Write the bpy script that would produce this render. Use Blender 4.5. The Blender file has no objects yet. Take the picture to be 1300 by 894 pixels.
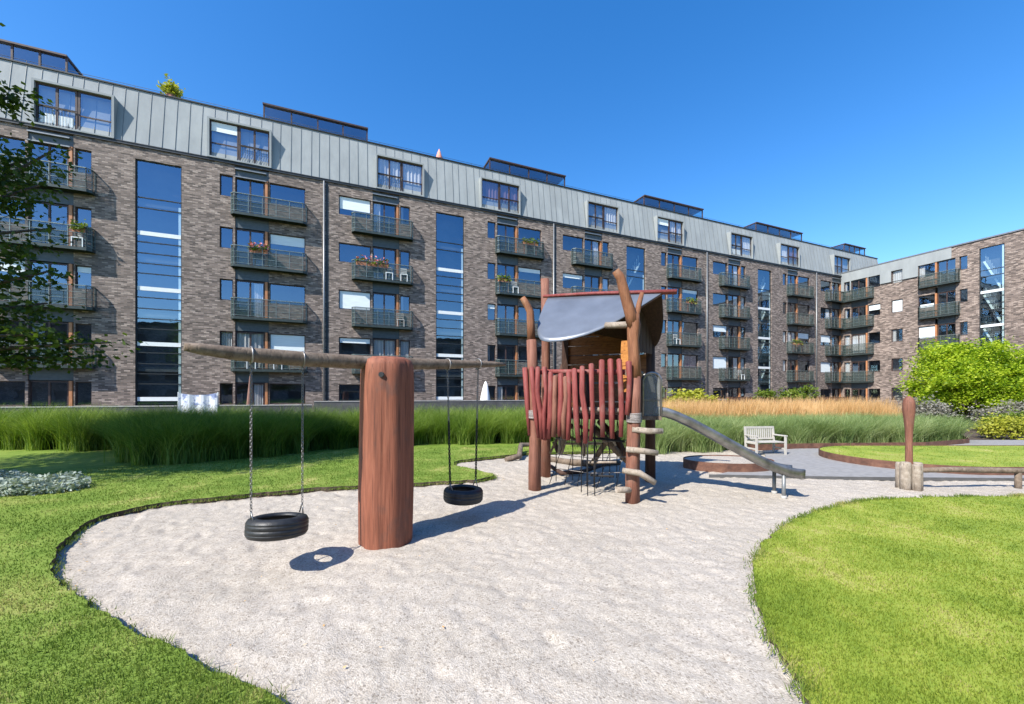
import bpy, bmesh, math, random
import numpy as np
from mathutils import Vector, Matrix, noise
from mathutils.geometry import tessellate_polygon
random.seed(7)
rng = np.random.default_rng(11)
R = math.radians
scene = bpy.context.scene
col = scene.collection
CAMH, FPX, CX, HY = 1.7, 515.0, 650.0, 502.0

def gp(x, y, z=0.0):
    """ground point from a photo pixel, used once while laying the plan out"""
    d = (CAMH - z) * FPX / (y - HY)
    return ((x - CX) / FPX * d, d)

# ------------------------------------------------------------------ mesh builder
class MB:
    def __init__(s):
        s.v = []; s.f = []; s.m = []; s.sm = []
    def add(s, vs, fs, mi=0, smooth=False):
        o = len(s.v); s.v.extend(tuple(p) for p in vs)
        for f in fs:
            s.f.append([i + o for i in f]); s.m.append(mi); s.sm.append(smooth)
    def box(s, x0, x1, y0, y1, z0, z1, mi=0):
        s.add([(x0,y0,z0),(x1,y0,z0),(x1,y1,z0),(x0,y1,z0),(x0,y0,z1),(x1,y0,z1),(x1,y1,z1),(x0,y1,z1)],
              [(0,3,2,1),(4,5,6,7),(0,1,5,4),(1,2,6,5),(2,3,7,6),(3,0,4,7)], mi)
    def quad(s, a, b, c, d, mi=0):
        s.add([a,b,c,d], [(0,1,2,3)], mi)
    def beam(s, a, b, w, h, mi=0, up=(0,0,1)):
        a = Vector(a); b = Vector(b); d = (b-a).normalized(); u = Vector(up)
        if abs(d.dot(u)) > .98: u = Vector((0,1,0))
        r = d.cross(u).normalized()*w/2; u = r.cross(d).normalized()*h/2
        vs = []
        for p in (a, b):
            vs += [p-r-u, p+r-u, p+r+u, p-r+u]
        s.add(vs, [(0,3,2,1),(4,5,6,7),(0,1,5,4),(1,2,6,5),(2,3,7,6),(3,0,4,7)], mi)
    def tube(s, pts, rad, n=10, mi=0, rough=0.0, seed=0, caps=True, smooth=True, flat=1.0):
        pts = [Vector(p) for p in pts]
        if not hasattr(rad, '__len__'): rad = [rad]*len(pts)
        o = len(s.v); prev = None
        for i, p in enumerate(pts):
            t = (pts[min(i+1, len(pts)-1)] - pts[max(i-1, 0)]).normalized()
            if prev is None:
                ref = Vector((0,0,1)) if abs(t.z) < .9 else Vector((1,0,0))
                r = t.cross(ref).normalized()
            else:
                r = (prev - t*prev.dot(t)).normalized()
            prev = r; u = t.cross(r)
            for k in range(n):
                a = 2*math.pi*k/n
                q = rad[i]
                if rough:
                    q *= 1 + rough*noise.noise(Vector((math.cos(a)*1.7+seed*7.1, math.sin(a)*1.7+seed*3.3, i*.35+seed)))*1.6
                s.v.append(tuple(p + (r*math.cos(a) + u*math.sin(a)*flat)*q))
        for i in range(len(pts)-1):
            for k in range(n):
                a = o+i*n+k; b = o+i*n+(k+1)%n
                s.f.append([a, b, b+n, a+n]); s.m.append(mi); s.sm.append(smooth)
        if caps:
            s.f.append([o+k for k in reversed(range(n))]); s.m.append(mi); s.sm.append(False)
            e = o+(len(pts)-1)*n
            s.f.append([e+k for k in range(n)]); s.m.append(mi); s.sm.append(False)
    def prism(s, poly, z0, z1, mi=0, mi_side=None):
        n = len(poly)
        tri = tessellate_polygon([[Vector((p[0], p[1], 0)) for p in poly]])
        vs = [(p[0], p[1], z1) for p in poly] + [(p[0], p[1], z0) for p in poly]
        ar = sum(poly[i][0]*poly[(i+1)%n][1]-poly[(i+1)%n][0]*poly[i][1] for i in range(n))
        fs = []
        for t in tri:
            a, b, c = [Vector(vs[i]) for i in t]
            fs.append(t if (b-a).cross(c-a).z > 0 else t[::-1])
        s.add(vs, fs, mi)
        o = len(s.v) - 2*n
        for i in range(n):
            j = (i+1) % n
            q = [o+i, o+n+i, o+n+j, o+j] if ar > 0 else [o+i, o+j, o+n+j, o+n+i]
            s.f.append(q); s.m.append(mi if mi_side is None else mi_side); s.sm.append(False)
    def mesh(s, name, mats):
        me = bpy.data.meshes.new(name)
        me.from_pydata(s.v, [], s.f)
        for m in (mats if isinstance(mats, (list, tuple)) else [mats]): me.materials.append(m)
        me.polygons.foreach_set('material_index', s.m)
        me.polygons.foreach_set('use_smooth', s.sm)
        me.update(); return me

def link(name, me, parent=None, loc=None, scale=None, rotz=None):
    o = bpy.data.objects.new(name, me); col.objects.link(o)
    if parent: o.parent = parent
    if loc: o.location = loc
    if scale: o.scale = scale
    if rotz is not None: o.rotation_euler = (0, 0, rotz)
    return o
def obj(name, mb, mats, parent=None, loc=None):
    return link(name, mb.mesh(name, mats), parent, loc)
def tag(o, label, cat, group=None, kind=None):
    if label: o['label'] = label
    if cat: o['category'] = cat
    if group: o['group'] = group
    if kind: o['kind'] = kind
    return o
def thing(name, label, cat, loc=(0,0,0), rotz=0.0, group=None):
    return tag(link(name, None, None, loc, None, rotz), label, cat, group)
def bevel(o, w=.01, seg=2):
    m = o.modifiers.new('Bevel', 'BEVEL'); m.width = w; m.segments = seg; m.limit_method = 'ANGLE'
def np_mesh(name, verts, faces, mat, smooth=False):
    verts = np.asarray(verts, dtype=np.float32); faces = np.asarray(faces, dtype=np.int32)
    k = faces.shape[1]
    me = bpy.data.meshes.new(name)
    me.vertices.add(len(verts)); me.vertices.foreach_set('co', verts.ravel())
    me.loops.add(faces.size); me.loops.foreach_set('vertex_index', faces.ravel())
    me.polygons.add(len(faces)); me.polygons.foreach_set('loop_start', np.arange(0, faces.size, k, dtype=np.int32))
    if smooth: me.polygons.foreach_set('use_smooth', np.ones(len(faces), dtype=bool))
    me.update(calc_edges=True); me.validate()
    for m in (mat if isinstance(mat, (list, tuple)) else [mat]): me.materials.append(m)
    return me

# ------------------------------------------------------------------ materials
def newmat(name):
    m = bpy.data.materials.new(name); m.use_nodes = True
    nt = m.node_tree; b = nt.nodes['Principled BSDF']
    return m, nt, b
def N(nt, typ, **kw):
    n = nt.nodes.new(typ)
    for k, v in kw.items():
        if k in n.inputs: n.inputs[k].default_value = v
        else: setattr(n, k, v)
    return n
def ramp(nt, fac, stops):
    r = nt.nodes.new('ShaderNodeValToRGB')
    el = r.color_ramp.elements
    while len(el) < len(stops): el.new(.5)
    for e, (p, c) in zip(el, stops):
        e.position = p; e.color = (c[0], c[1], c[2], 1)
    nt.links.new(fac, r.inputs[0]); return r.outputs[0]
def coords(nt, kind='Object', scale=(1,1,1)):
    t = N(nt, 'ShaderNodeTexCoord'); mp = N(nt, 'ShaderNodeMapping')
    mp.inputs['Scale'].default_value = scale
    nt.links.new(t.outputs[kind], mp.inputs[0]); return mp.outputs[0]
def nz(nt, vec, scale, detail=4, rough=.55, dist=0.0):
    n = N(nt, 'ShaderNodeTexNoise'); n.inputs['Scale'].default_value = scale
    n.inputs['Detail'].default_value = detail; n.inputs['Roughness'].default_value = rough
    n.inputs['Distortion'].default_value = dist
    nt.links.new(vec, n.inputs['Vector']); return n.outputs['Fac']
def mix(nt, fac, a, b, mode='MIX'):
    m = N(nt, 'ShaderNodeMix'); m.data_type = 'RGBA'; m.blend_type = mode
    for i, v in ((0, fac), (6, a), (7, b)):
        if hasattr(v, 'links'): nt.links.new(v, m.inputs[i])
        elif i == 0: m.inputs[0].default_value = v
        else: m.inputs[i].default_value = (v[0], v[1], v[2], 1)
    return m.outputs[2]
def bump(nt, b, h, strength=.4, dist=.01):
    n = N(nt, 'ShaderNodeBump'); n.inputs['Strength'].default_value = strength
    n.inputs['Distance'].default_value = dist
    nt.links.new(h, n.inputs['Height']); nt.links.new(n.outputs[0], b.inputs['Normal'])

def simple(name, c, rough=.6, metal=0.0, var=.25, scale=6.0, vscale=(1,1,1), bmp=0.0, bscale=30):
    m, nt, b = newmat(name)
    v = coords(nt, 'Object', vscale)
    f = nz(nt, v, scale, 5)
    lo = [x*(1-var) for x in c]; hi = [min(1, x*(1+var)) for x in c]
    nt.links.new(ramp(nt, f, [(.3, lo), (.7, hi)]), b.inputs['Base Color'])
    b.inputs['Roughness'].default_value = rough; b.inputs['Metallic'].default_value = metal
    if bmp: bump(nt, b, nz(nt, v, bscale, 4), bmp, .01)
    return m

def mat_brick():
    m, nt, b = newmat('brick')
    t = N(nt, 'ShaderNodeTexCoord'); sp = N(nt, 'ShaderNodeSeparateXYZ'); cb = N(nt, 'ShaderNodeCombineXYZ')
    nt.links.new(t.outputs['Object'], sp.inputs[0])
    ad = N(nt, 'ShaderNodeMath', operation='ADD')
    nt.links.new(sp.outputs[0], ad.inputs[0]); nt.links.new(sp.outputs[1], ad.inputs[1])
    nt.links.new(ad.outputs[0], cb.inputs[0]); nt.links.new(sp.outputs[2], cb.inputs[1])
    br = N(nt, 'ShaderNodeTexBrick'); br.offset = .5
    for k, v in (('Scale', 1), ('Brick Width', .25), ('Row Height', .075), ('Mortar Size', .009), ('Mortar Smooth', .2), ('Bias', 0)):
        br.inputs[k].default_value = v
    br.inputs['Color1'].default_value = (0,0,0,1); br.inputs['Color2'].default_value = (1,1,1,1)
    br.inputs['Mortar'].default_value = (.5,.5,.5,1)
    nt.links.new(cb.outputs[0], br.inputs['Vector'])
    mp = N(nt, 'ShaderNodeMapping'); mp.inputs['Scale'].default_value = (1, 3.2, 1)
    nt.links.new(cb.outputs[0], mp.inputs[0])
    f1 = nz(nt, mp.outputs[0], 7.0, 6, .8)
    c1 = ramp(nt, br.outputs['Color'], [(0, (.08,.061,.053)), (.35, (.185,.143,.122)), (.7, (.27,.212,.182)), (1, (.42,.345,.30))])
    c2 = ramp(nt, f1, [(.30, (.77,.75,.73)), (.5, (.98,.96,.93)), (.70, (1.2,1.16,1.11))])
    c = mix(nt, 1.0, c1, c2, 'MULTIPLY')
    f2 = nz(nt, cb.outputs[0], .35, 3)
    c = mix(nt, 1.0, c, ramp(nt, f2, [(.35, (.86,.85,.85)), (.65, (1.1,1.08,1.06))]), 'MULTIPLY')
    c = mix(nt, br.outputs['Fac'], c, (.15,.135,.12))
    nt.links.new(c, b.inputs['Base Color']); b.inputs['Roughness'].default_value = .85
    mh = N(nt, 'ShaderNodeMath', operation='SUBTRACT'); mh.inputs[0].default_value = 1.0
    nt.links.new(br.outputs['Fac'], mh.inputs[1])
    bump(nt, b, mh.outputs[0], .6, .012)
    return m
def mat_wood(name, cols, along=(14,14,1.2), rough=.75, blot=None, bmp=.5):
    m, nt, b = newmat(name)
    v = coords(nt, 'Object', along)
    f = nz(nt, v, 2.0, 7, .65, .4)
    c = ramp(nt, f, [(.25, cols[0]), (.5, cols[1]), (.75, cols[2])])
    v2 = coords(nt, 'Object', (along[0]*4, along[1]*4, along[2]*.8))
    f3 = nz(nt, v2, 2.2, 3, .6)
    c = mix(nt, 1.0, c, ramp(nt, f3, [(.31, (.45,.42,.42)), (.40, (1,1,1)), (.7, (1.12,1.1,1.1))]), 'MULTIPLY')
    if blot:
        f2 = nz(nt, coords(nt, 'Object', (1,1,.6)), 3.1, 5, .6)
        n = N(nt, 'ShaderNodeMapRange'); n.inputs[1].default_value = .56; n.inputs[2].default_value = .72
        n.inputs[4].default_value = .75
        nt.links.new(f2, n.inputs[0]); c = mix(nt, n.outputs[0], c, blot)
    nt.links.new(c, b.inputs['Base Color']); b.inputs['Roughness'].default_value = rough
    bump(nt, b, f3, bmp, .012)
    return m
def mat_leaf(name, lo, mid, hi, scale=1.2, trans=.35, rough=.55):
    m, nt, b = newmat(name)
    g = N(nt, 'ShaderNodeNewGeometry')
    f = nz(nt, g.outputs['Position'], scale, 3, .6)
    f2 = N(nt, 'ShaderNodeMath', operation='MULTIPLY_ADD'); f2.inputs[1].default_value = .45; f2.inputs[2].default_value = 0
    nt.links.new(g.outputs['Random Per Island'], f2.inputs[0])
    a = N(nt, 'ShaderNodeMath', operation='ADD'); nt.links.new(f, a.inputs[0]); nt.links.new(f2.outputs[0], a.inputs[1])
    c = ramp(nt, a.outputs[0], [(.45, lo), (.72, mid), (.98, hi)])
    nt.links.new(c, b.inputs['Base Color']); b.inputs['Roughness'].default_value = rough
    b.inputs['Specular IOR Level'].default_value = .3
    tr = N(nt, 'ShaderNodeBsdfTranslucent'); ms = N(nt, 'ShaderNodeMixShader'); ms.inputs[0].default_value = trans
    nt.links.new(mix(nt, 1.0, c, (1.35,1.35,.7), 'MULTIPLY'), tr.inputs[0])
    out = nt.nodes['Material Output']
    nt.links.new(b.outputs[0], ms.inputs[1]); nt.links.new(tr.outputs[0], ms.inputs[2]); nt.links.new(ms.outputs[0], out.inputs[0])
    return m
def mat_glass(name, tint=(.94,.97,.98), refl=.24, see=.66, rcol=(.62,.8,1.0)):
    m, nt, b = newmat(name)
    nt.nodes.remove(b)
    out = nt.nodes['Material Output']
    t = N(nt, 'ShaderNodeBsdfTransparent'); t.inputs[0].default_value = (*tint, 1)
    g = N(nt, 'ShaderNodeBsdfGlossy'); g.inputs['Roughness'].default_value = .015
    g.inputs['Color'].default_value = (*rcol, 1)
    v = coords(nt, 'Object', (1,1,1)); h = nz(nt, v, .9, 2)
    bm = N(nt, 'ShaderNodeBump'); bm.inputs['Strength'].default_value = .06; bm.inputs['Distance'].default_value = .05
    nt.links.new(h, bm.inputs['Height']); nt.links.new(bm.outputs[0], g.inputs['Normal'])
    lw = N(nt, 'ShaderNodeLayerWeight'); lw.inputs[0].default_value = .5; fr = N(nt, 'ShaderNodeMath', operation='POWER'); nt.links.new(lw.outputs['Facing'], fr.inputs[0]); fr.inputs[1].default_value = 5.0
    mr = N(nt, 'ShaderNodeMapRange'); mr.inputs[1].default_value = 0; mr.inputs[2].default_value = 1
    mr.inputs[3].default_value = refl; mr.inputs[4].default_value = .95
    nt.links.new(fr.outputs[0], mr.inputs[0])
    ms = N(nt, 'ShaderNodeMixShader'); nt.links.new(mr.outputs[0], ms.inputs[0])
    nt.links.new(t.outputs[0], ms.inputs[1]); nt.links.new(g.outputs[0], ms.inputs[2]); nt.links.new(ms.outputs[0], out.inputs[0])
    return m

M = {}
M['brick'] = mat_brick()
def mat_zinc():
    m, nt, b = newmat('zinc')
    v = coords(nt, 'Object', (1,1,.35))
    f = nz(nt, v, 1.3, 6, .65)
    c = ramp(nt, f, [(.3, (.25,.268,.27)), (.55, (.30,.322,.322)), (.75, (.345,.368,.365))])
    nt.links.new(c, b.inputs['Base Color']); b.inputs['Roughness'].default_value = .75; b.inputs['Metallic'].default_value = 0.0; b.inputs['Specular IOR Level'].default_value = .2
    bump(nt, b, nz(nt, v, 5, 3), .12, .02); return m
M['zinc'] = mat_zinc()
M['seam'] = simple('zinc_seam', (.205,.22,.22), .5, .3, .15)
M['dark_metal'] = simple('dark_metal', (.03,.034,.036), .5, .3, .3)
M['balcony'] = simple('balcony_green_metal', (.045,.06,.056), .5, .35, .3)
M['rail'] = simple('rail_metal', (.17,.205,.19), .45, .4, .3)
M['panel'] = simple('spandrel_panel', (.075,.09,.098), .5, .1, .2)
M['frame'] = simple('window_frame_brown', (.055,.03,.024), .55, 0, .3)
M['jamb'] = mat_wood('orange_wood_jamb', ((.30,.12,.05),(.42,.18,.075),(.52,.24,.11)), (6,6,1), .6, None, .2)
M['glass'] = mat_glass('window_glass')
M['stairglass'] = mat_glass('stair_glass', (.86,.96,.96), .26, .7, (.6,.8,1.0))
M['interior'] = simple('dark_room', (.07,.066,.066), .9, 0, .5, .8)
M['white'] = simple('white_paint', (.72,.75,.74), .6, 0, .05)
M['blind'] = simple('white_blind', (.74,.8,.8), .7, 0, .08, 3, (1,1,8))
M['curtain'] = simple('curtain_cloth', (.62,.60,.58), .8, 0, .25, 4, (7,1,.2))
M['drape'] = simple('purple_drape', (.17,.10,.13), .8, 0, .3, 4, (7,1,.2))
M['pipe'] = simple('galvanised_pipe', (.22,.23,.235), .45, .5, .15)
M['concrete'] = simple('concrete', (.36,.35,.33), .85, 0, .15, 5, bmp=.2)
M['darkwall'] = simple('dark_terrace_wall', (.085,.085,.085), .8, 0, .25, 3, bmp=.2)
M['soil'] = simple('soil', (.07,.05,.035), .95, 0, .4, 8, bmp=.6)
def mat_corten():
    m, nt, b = newmat('corten_steel'); v = coords(nt, 'Object', (1,1,1.5))
    c = ramp(nt, nz(nt, v, 5, 6, .7), [(.3, (.07,.034,.024)), (.5, (.135,.062,.04)), (.7, (.21,.105,.066))])
    nt.links.new(c, b.inputs['Base Color']); b.inputs['Roughness'].default_value = .8
    bump(nt, b, nz(nt, v, 40, 4), .3, .005); return m
M['corten'] = mat_corten()
def mat_gravel():
    m, nt, b = newmat('gravel'); g = N(nt, 'ShaderNodeNewGeometry'); P = g.outputs['Position']
    vo = N(nt, 'ShaderNodeTexVoronoi'); vo.inputs['Scale'].default_value = 75; nt.links.new(P, vo.inputs['Vector'])
    vo2 = N(nt, 'ShaderNodeTexVoronoi'); vo2.inputs['Scale'].default_value = 95; nt.links.new(P, vo2.inputs['Vector'])
    sep = N(nt, 'ShaderNodeSeparateColor'); nt.links.new(vo.outputs['Color'], sep.inputs[0])
    c = ramp(nt, sep.outputs[0], [(0, (.24,.208,.17)), (.12, (.35,.312,.262)), (.6, (.41,.368,.313)), (1, (.48,.436,.375))])
    f = nz(nt, P, .8, 5, .6)
    c = mix(nt, 1.0, c, ramp(nt, f, [(.3, (.91,.90,.88)), (.6, (1.03,1.02,1.01))]), 'MULTIPLY')
    f4 = nz(nt, P, 7, 4, .7)
    c = mix(nt, 1.0, c, ramp(nt, f4, [(.30, (.92,.90,.88)), (.5, (1.0,1.0,1.0))]), 'MULTIPLY')
    nt.links.new(c, b.inputs['Base Color']); b.inputs['Roughness'].default_value = .9
    b.inputs['Specular IOR Level'].default_value = .2
    a = N(nt, 'ShaderNodeMath', operation='ADD'); nt.links.new(vo2.outputs['Distance'], a.inputs[0]); nt.links.new(nz(nt, P, 38, 4, .7), a.inputs[1])
    d1 = nz(nt, P, 10.5, 2, .5); mm = N(nt, 'ShaderNodeMath', operation='MULTIPLY_ADD'); mm.inputs[1].default_value = 2.0
    nt.links.new(d1, mm.inputs[0]); nt.links.new(a.outputs[0], mm.inputs[2])
    bump(nt, b, mm.outputs[0], .42, .010); return m
M['gravel'] = mat_gravel()
def mat_lawn(name, blades=False, k=1.0, yel=1.0):
    m, nt, b = newmat(name); g = N(nt, 'ShaderNodeNewGeometry'); P = g.outputs['Position']
    f = nz(nt, P, 1.1, 5, .65); f2 = nz(nt, P, 9, 4, .7)
    a = N(nt, 'ShaderNodeMath', operation='MULTIPLY_ADD'); a.inputs[1].default_value = .35; nt.links.new(f2, a.inputs[0]); nt.links.new(f, a.inputs[2])
    src = a.outputs[0]
    if blades:
        a2 = N(nt, 'ShaderNodeMath', operation='MULTIPLY_ADD'); a2.inputs[1].default_value = .28
        nt.links.new(g.outputs['Random Per Island'], a2.inputs[0]); nt.links.new(src, a2.inputs[2]); src = a2.outputs[0]
    o = .14 if blades else 0
    c = ramp(nt, src, [(.42+o, (.086*k*yel,.148*k,.016)), (.60+o, (.138*k*yel,.212*k,.028)), (.78+o, (.205*k*yel,.270*k,.048)), (.95+o, (.42,.38,.14))])
    fd = nz(nt, P, .55, 3, .5)
    mr = N(nt, 'ShaderNodeMapRange'); mr.inputs[1].default_value = .62; mr.inputs[2].default_value = .75; mr.inputs[4].default_value = .5
    nt.links.new(fd, mr.inputs[0]); c = mix(nt, mr.outputs[0], c, (.33,.30,.09))
    nt.links.new(c, b.inputs['Base Color']); b.inputs['Roughness'].default_value = .7; b.inputs['Specular IOR Level'].default_value = .25
    if blades:
        tr = N(nt, 'ShaderNodeBsdfTranslucent'); ms = N(nt, 'ShaderNodeMixShader'); ms.inputs[0].default_value = .42
        nt.links.new(c, tr.inputs[0]); out = nt.nodes['Material Output']
        nt.links.new(b.outputs[0], ms.inputs[1]); nt.links.new(tr.outputs[0], ms.inputs[2]); nt.links.new(ms.outputs[0], out.inputs[0])
    else:
        bump(nt, b, nz(nt, P, 55, 5, .7), .5, .02)
    return m
M['lawn'] = mat_lawn('lawn'); M['blade'] = mat_lawn('grass_blade', True); M['lawnR'] = mat_lawn('yellowish_lawn', False, 1.22, 1.14); M['bladeR'] = mat_lawn('yellowish_grass_blade', True, 1.22, 1.14)  # R copies: same greens scaled paler and yellower
M['asphalt'] = simple('asphalt', (.24,.233,.225), .9, 0, .16, 9, bmp=.35, bscale=120)
M['paving'] = simple('terrace_paving', (.26,.25,.24), .9, 0, .15, 4)
M['postwood'] = mat_wood('red_post_wood', ((.11,.036,.019),(.215,.070,.036),(.31,.118,.066)), (9,9,.7), .75, (.085,.055,.045))
M['redwood'] = mat_wood('red_painted_stick', ((.12,.022,.018),(.20,.04,.034),(.27,.075,.06)), (12,12,2), .7, (.22,.13,.105))
M['barkwood'] = mat_wood('peeled_orange_trunk', ((.10,.038,.016),(.20,.08,.034),(.28,.13,.062)), (9,9,1.5), .75, (.13,.10,.055))
M['towerpost'] = mat_wood('red_brown_trunk', ((.115,.045,.028),(.185,.075,.047),(.27,.125,.083)), (9,9,1.2), .75, (.17,.115,.085))
M['weathered'] = mat_wood('weathered_log', ((.075,.052,.036),(.15,.112,.08),(.26,.205,.155)), (5,5,5), .85, (.17,.14,.11))
M['paleLog'] = mat_wood('pale_grey_log', ((.16,.125,.095),(.28,.235,.185),(.40,.35,.29)), (6,6,6), .85, (.26,.2,.14))
M['plank'] = mat_wood('brown_plank', ((.13,.045,.015),(.24,.09,.03),(.36,.15,.05)), (2,2,16), .7, None)
M['sunpatchplank'] = mat_wood('sunpatch_plank', ((.28,.10,.02),(.42,.17,.035),(.5,.23,.06)), (2,2,16), .7, None)  # orange tone paints sunlight on a patch of the cabin wall
M['darkplank'] = mat_wood('dark_plank', ((.03,.014,.009),(.055,.026,.017),(.09,.045,.03)), (12,12,1.5), .8, None)
M['sheet'] = simple('grey_sheet_metal', (.145,.165,.20), .38, .3, .15, 2.5, bmp=.015, bscale=2)
M['steel'] = simple('stainless_steel', (.25,.245,.235), .38, .8, .5, 5)
M['chain'] = simple('chain_steel', (.24,.23,.22), .45, .7, .3)
M['rubber'] = simple('black_rubber', (.017,.018,.019), .5, 0, .4, 20, bmp=.3)
M['rope'] = simple('black_rope', (.02,.02,.022), .9, 0, .3, 40)
M['greyrope'] = simple('grey_rope', (.26,.235,.22), .9, 0, .35, 50)
M['bench'] = simple('white_bench_paint', (.44,.42,.38), .6, 0, .1)
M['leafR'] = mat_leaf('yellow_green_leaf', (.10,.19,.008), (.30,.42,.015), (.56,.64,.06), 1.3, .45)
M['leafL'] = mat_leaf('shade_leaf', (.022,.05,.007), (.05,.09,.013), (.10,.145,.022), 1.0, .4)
M['shrub'] = mat_leaf('yellow_shrub_leaf', (.18,.21,.02), (.34,.36,.035), (.50,.48,.07), 2.0, .35)
M['greyshrub'] = mat_leaf('grey_purple_leaf', (.13,.13,.10), (.22,.21,.175), (.33,.31,.27), 2.0, .2)
M['hedge'] = mat_leaf('hedge_leaf', (.06,.11,.01), (.13,.2,.02), (.24,.29,.045), 1.5, .3)
M['silver'] = mat_leaf('silver_leaf', (.17,.215,.165), (.29,.345,.285), (.42,.475,.41), 2.0, .2)
M['tall'] = mat_leaf('tall_grass_blade', (.07,.135,.014), (.15,.245,.03), (.31,.39,.09), .8, .35)
M['tallR'] = mat_leaf('blue_green_grass_blade', (.11,.175,.05), (.215,.295,.10), (.37,.43,.20), .8, .35)
M['dry'] = mat_leaf('straw_grass_head', (.40,.25,.10), (.64,.40,.18), (.74,.54,.30), .5, .35)
M['trunk'] = mat_wood('tree_bark', ((.04,.03,.022),(.08,.06,.045),(.13,.10,.08)), (6,6,2), .9)
M['pink'] = simple('pink_petals', (.72,.25,.25), .8, 0, .4, 14)
M['terracotta'] = simple('terracotta', (.38,.16,.09), .85, 0, .2)
M['cloth'] = simple('white_cloth', (.80,.80,.78), .85, 0, .05)
M['browncloth'] = simple('faded_brown_cloth', (.24,.13,.10), .9, 0, .25, 4)

# ------------------------------------------------------------------ light, sky, camera
SUN_AZ = R(42.5)     # travel direction in plan, from +Y towards +X
SUN_EL = R(45.5)
ld = Vector((math.sin(SUN_AZ)*math.cos(SUN_EL), math.cos(SUN_AZ)*math.cos(SUN_EL), -math.sin(SUN_EL)))
sl = bpy.data.lights.new('sun', 'SUN'); sl.energy = 5.0; sl.angle = R(.5); sl.color = (1, .955, .88)
so = bpy.data.objects.new('sun', sl); col.objects.link(so); so.rotation_euler = ld.to_track_quat('-Z', 'Y').to_euler()
so.location = (-20, -20, 30)
w = bpy.data.worlds.new('World'); scene.world = w; w.use_nodes = True
nt = w.node_tree; bg = nt.nodes['Background']
sky = N(nt, 'ShaderNodeTexSky'); sky.sky_type = 'NISHITA'; sky.sun_disc = False
sky.sun_elevation = SUN_EL; sky.sun_rotation = SUN_AZ + math.pi
sky.air_density = 1.0; sky.dust_density = .4; sky.ozone_density = 1.0
hs = N(nt, 'ShaderNodeHueSaturation'); hs.inputs['Saturation'].default_value = 1.42; hs.inputs['Value'].default_value = 1.27; hs.inputs['Hue'].default_value = .506
nt.links.new(sky.outputs[0], hs.inputs['Color'])
nt.links.new(hs.outputs[0], bg.inputs[0]); bg.inputs[1].default_value = .13
cam = bpy.data.cameras.new('camera'); co = bpy.data.objects.new('camera', cam); col.objects.link(co)
cam.sensor_width = 36; cam.lens = FPX/1300*36; cam.shift_y = 55/1300; cam.clip_end = 2000; cam.clip_start = .05
co.location = (0, 0, CAMH); co.rotation_euler = (R(90), 0, 0); scene.camera = co
vs = scene.view_settings
vs.view_transform = 'Standard'; vs.look = 'None'; vs.exposure = 0.74; vs.gamma = 1; vs.use_curve_mapping = False
scene.cycles.max_bounces = 7; scene.cycles.transparent_max_bounces = 16; scene.cycles.diffuse_bounces = 3
scene.cycles.caustics_reflective = False; scene.cycles.caustics_refractive = False

# ------------------------------------------------------------------ setting
def struct(name, mb, mats):
    return tag(obj(name, mb, mats), None, None, None, 'structure')
g = MB(); g.box(-350, 350, -300, 600, -.3, -.07); struct('ground', g, M['soil'])

# gravel sheet with hollows and ridges
xs = np.arange(-8.0, 12.0, .03); ys = np.arange(-1.0, 12.6, .03)
GX, GY = np.meshgrid(xs, ys)
def vnoise(X, Y, s, seed):
    r = np.random.default_rng(seed); T = r.random((256, 256))
    x = X/s; y = Y/s; xi = np.floor(x).astype(int); yi = np.floor(y).astype(int)
    fx = x-xi; fy = y-yi; fx = fx*fx*(3-2*fx); fy = fy*fy*(3-2*fy)
    a = T[xi % 256, yi % 256]; b = T[(xi+1) % 256, yi % 256]; c = T[xi % 256, (yi+1) % 256]; d = T[(xi+1) % 256, (yi+1) % 256]
    return (a*(1-fx)+b*fx)*(1-fy)+(c*(1-fx)+d*fx)*fy
def gravel_z(X, Y):
    return (vnoise(X, Y, .9, 1)-.5)*.026 + (vnoise(X+.3*Y, Y*1.3, .25, 2)-.5)*.015 + (vnoise(X-.4*Y, Y+.4*X, .095, 3)-.5)*.020 - .020*np.clip(vnoise(X+.7*Y, Y-.5*X, .16, 6)-.72, 0, 1)/.28 - .035*np.exp(-((X+2.3)**2+(Y-3.97)**2)/.35) - .03*np.exp(-((X+.68)**2+(Y-5.62)**2)/.35) - .004
GZ = gravel_z(GX, GY)
ny, nx = GX.shape
idx = np.arange(nx*ny).reshape(ny, nx)
F = np.stack([idx[:-1,:-1], idx[:-1,1:], idx[1:,1:], idx[1:,:-1]], -1).reshape(-1, 4)
tag(link('gravel', np_mesh('gravel', np.stack([GX, GY, GZ], -1).reshape(-1, 3), F, M['gravel'], True)), None, None, None, 'structure')
# pebbles
def ico_pts():
    t = (1+5**.5)/2
    v = np.array([(-1,t,0),(1,t,0),(-1,-t,0),(1,-t,0),(0,-1,t),(0,1,t),(0,-1,-t),(0,1,-t),(t,0,-1),(t,0,1),(-t,0,-1),(-t,0,1)], float)
    f = np.array([(0,11,5),(0,5,1),(0,1,7),(0,7,10),(0,10,11),(1,5,9),(5,11,4),(11,10,2),(10,7,6),(7,1,8),(3,9,4),(3,4,2),(3,2,6),(3,6,8),(3,8,9),(4,9,5),(2,4,11),(6,2,10),(8,6,7),(9,8,1)])
    return v/np.linalg.norm(v[0]), f

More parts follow.
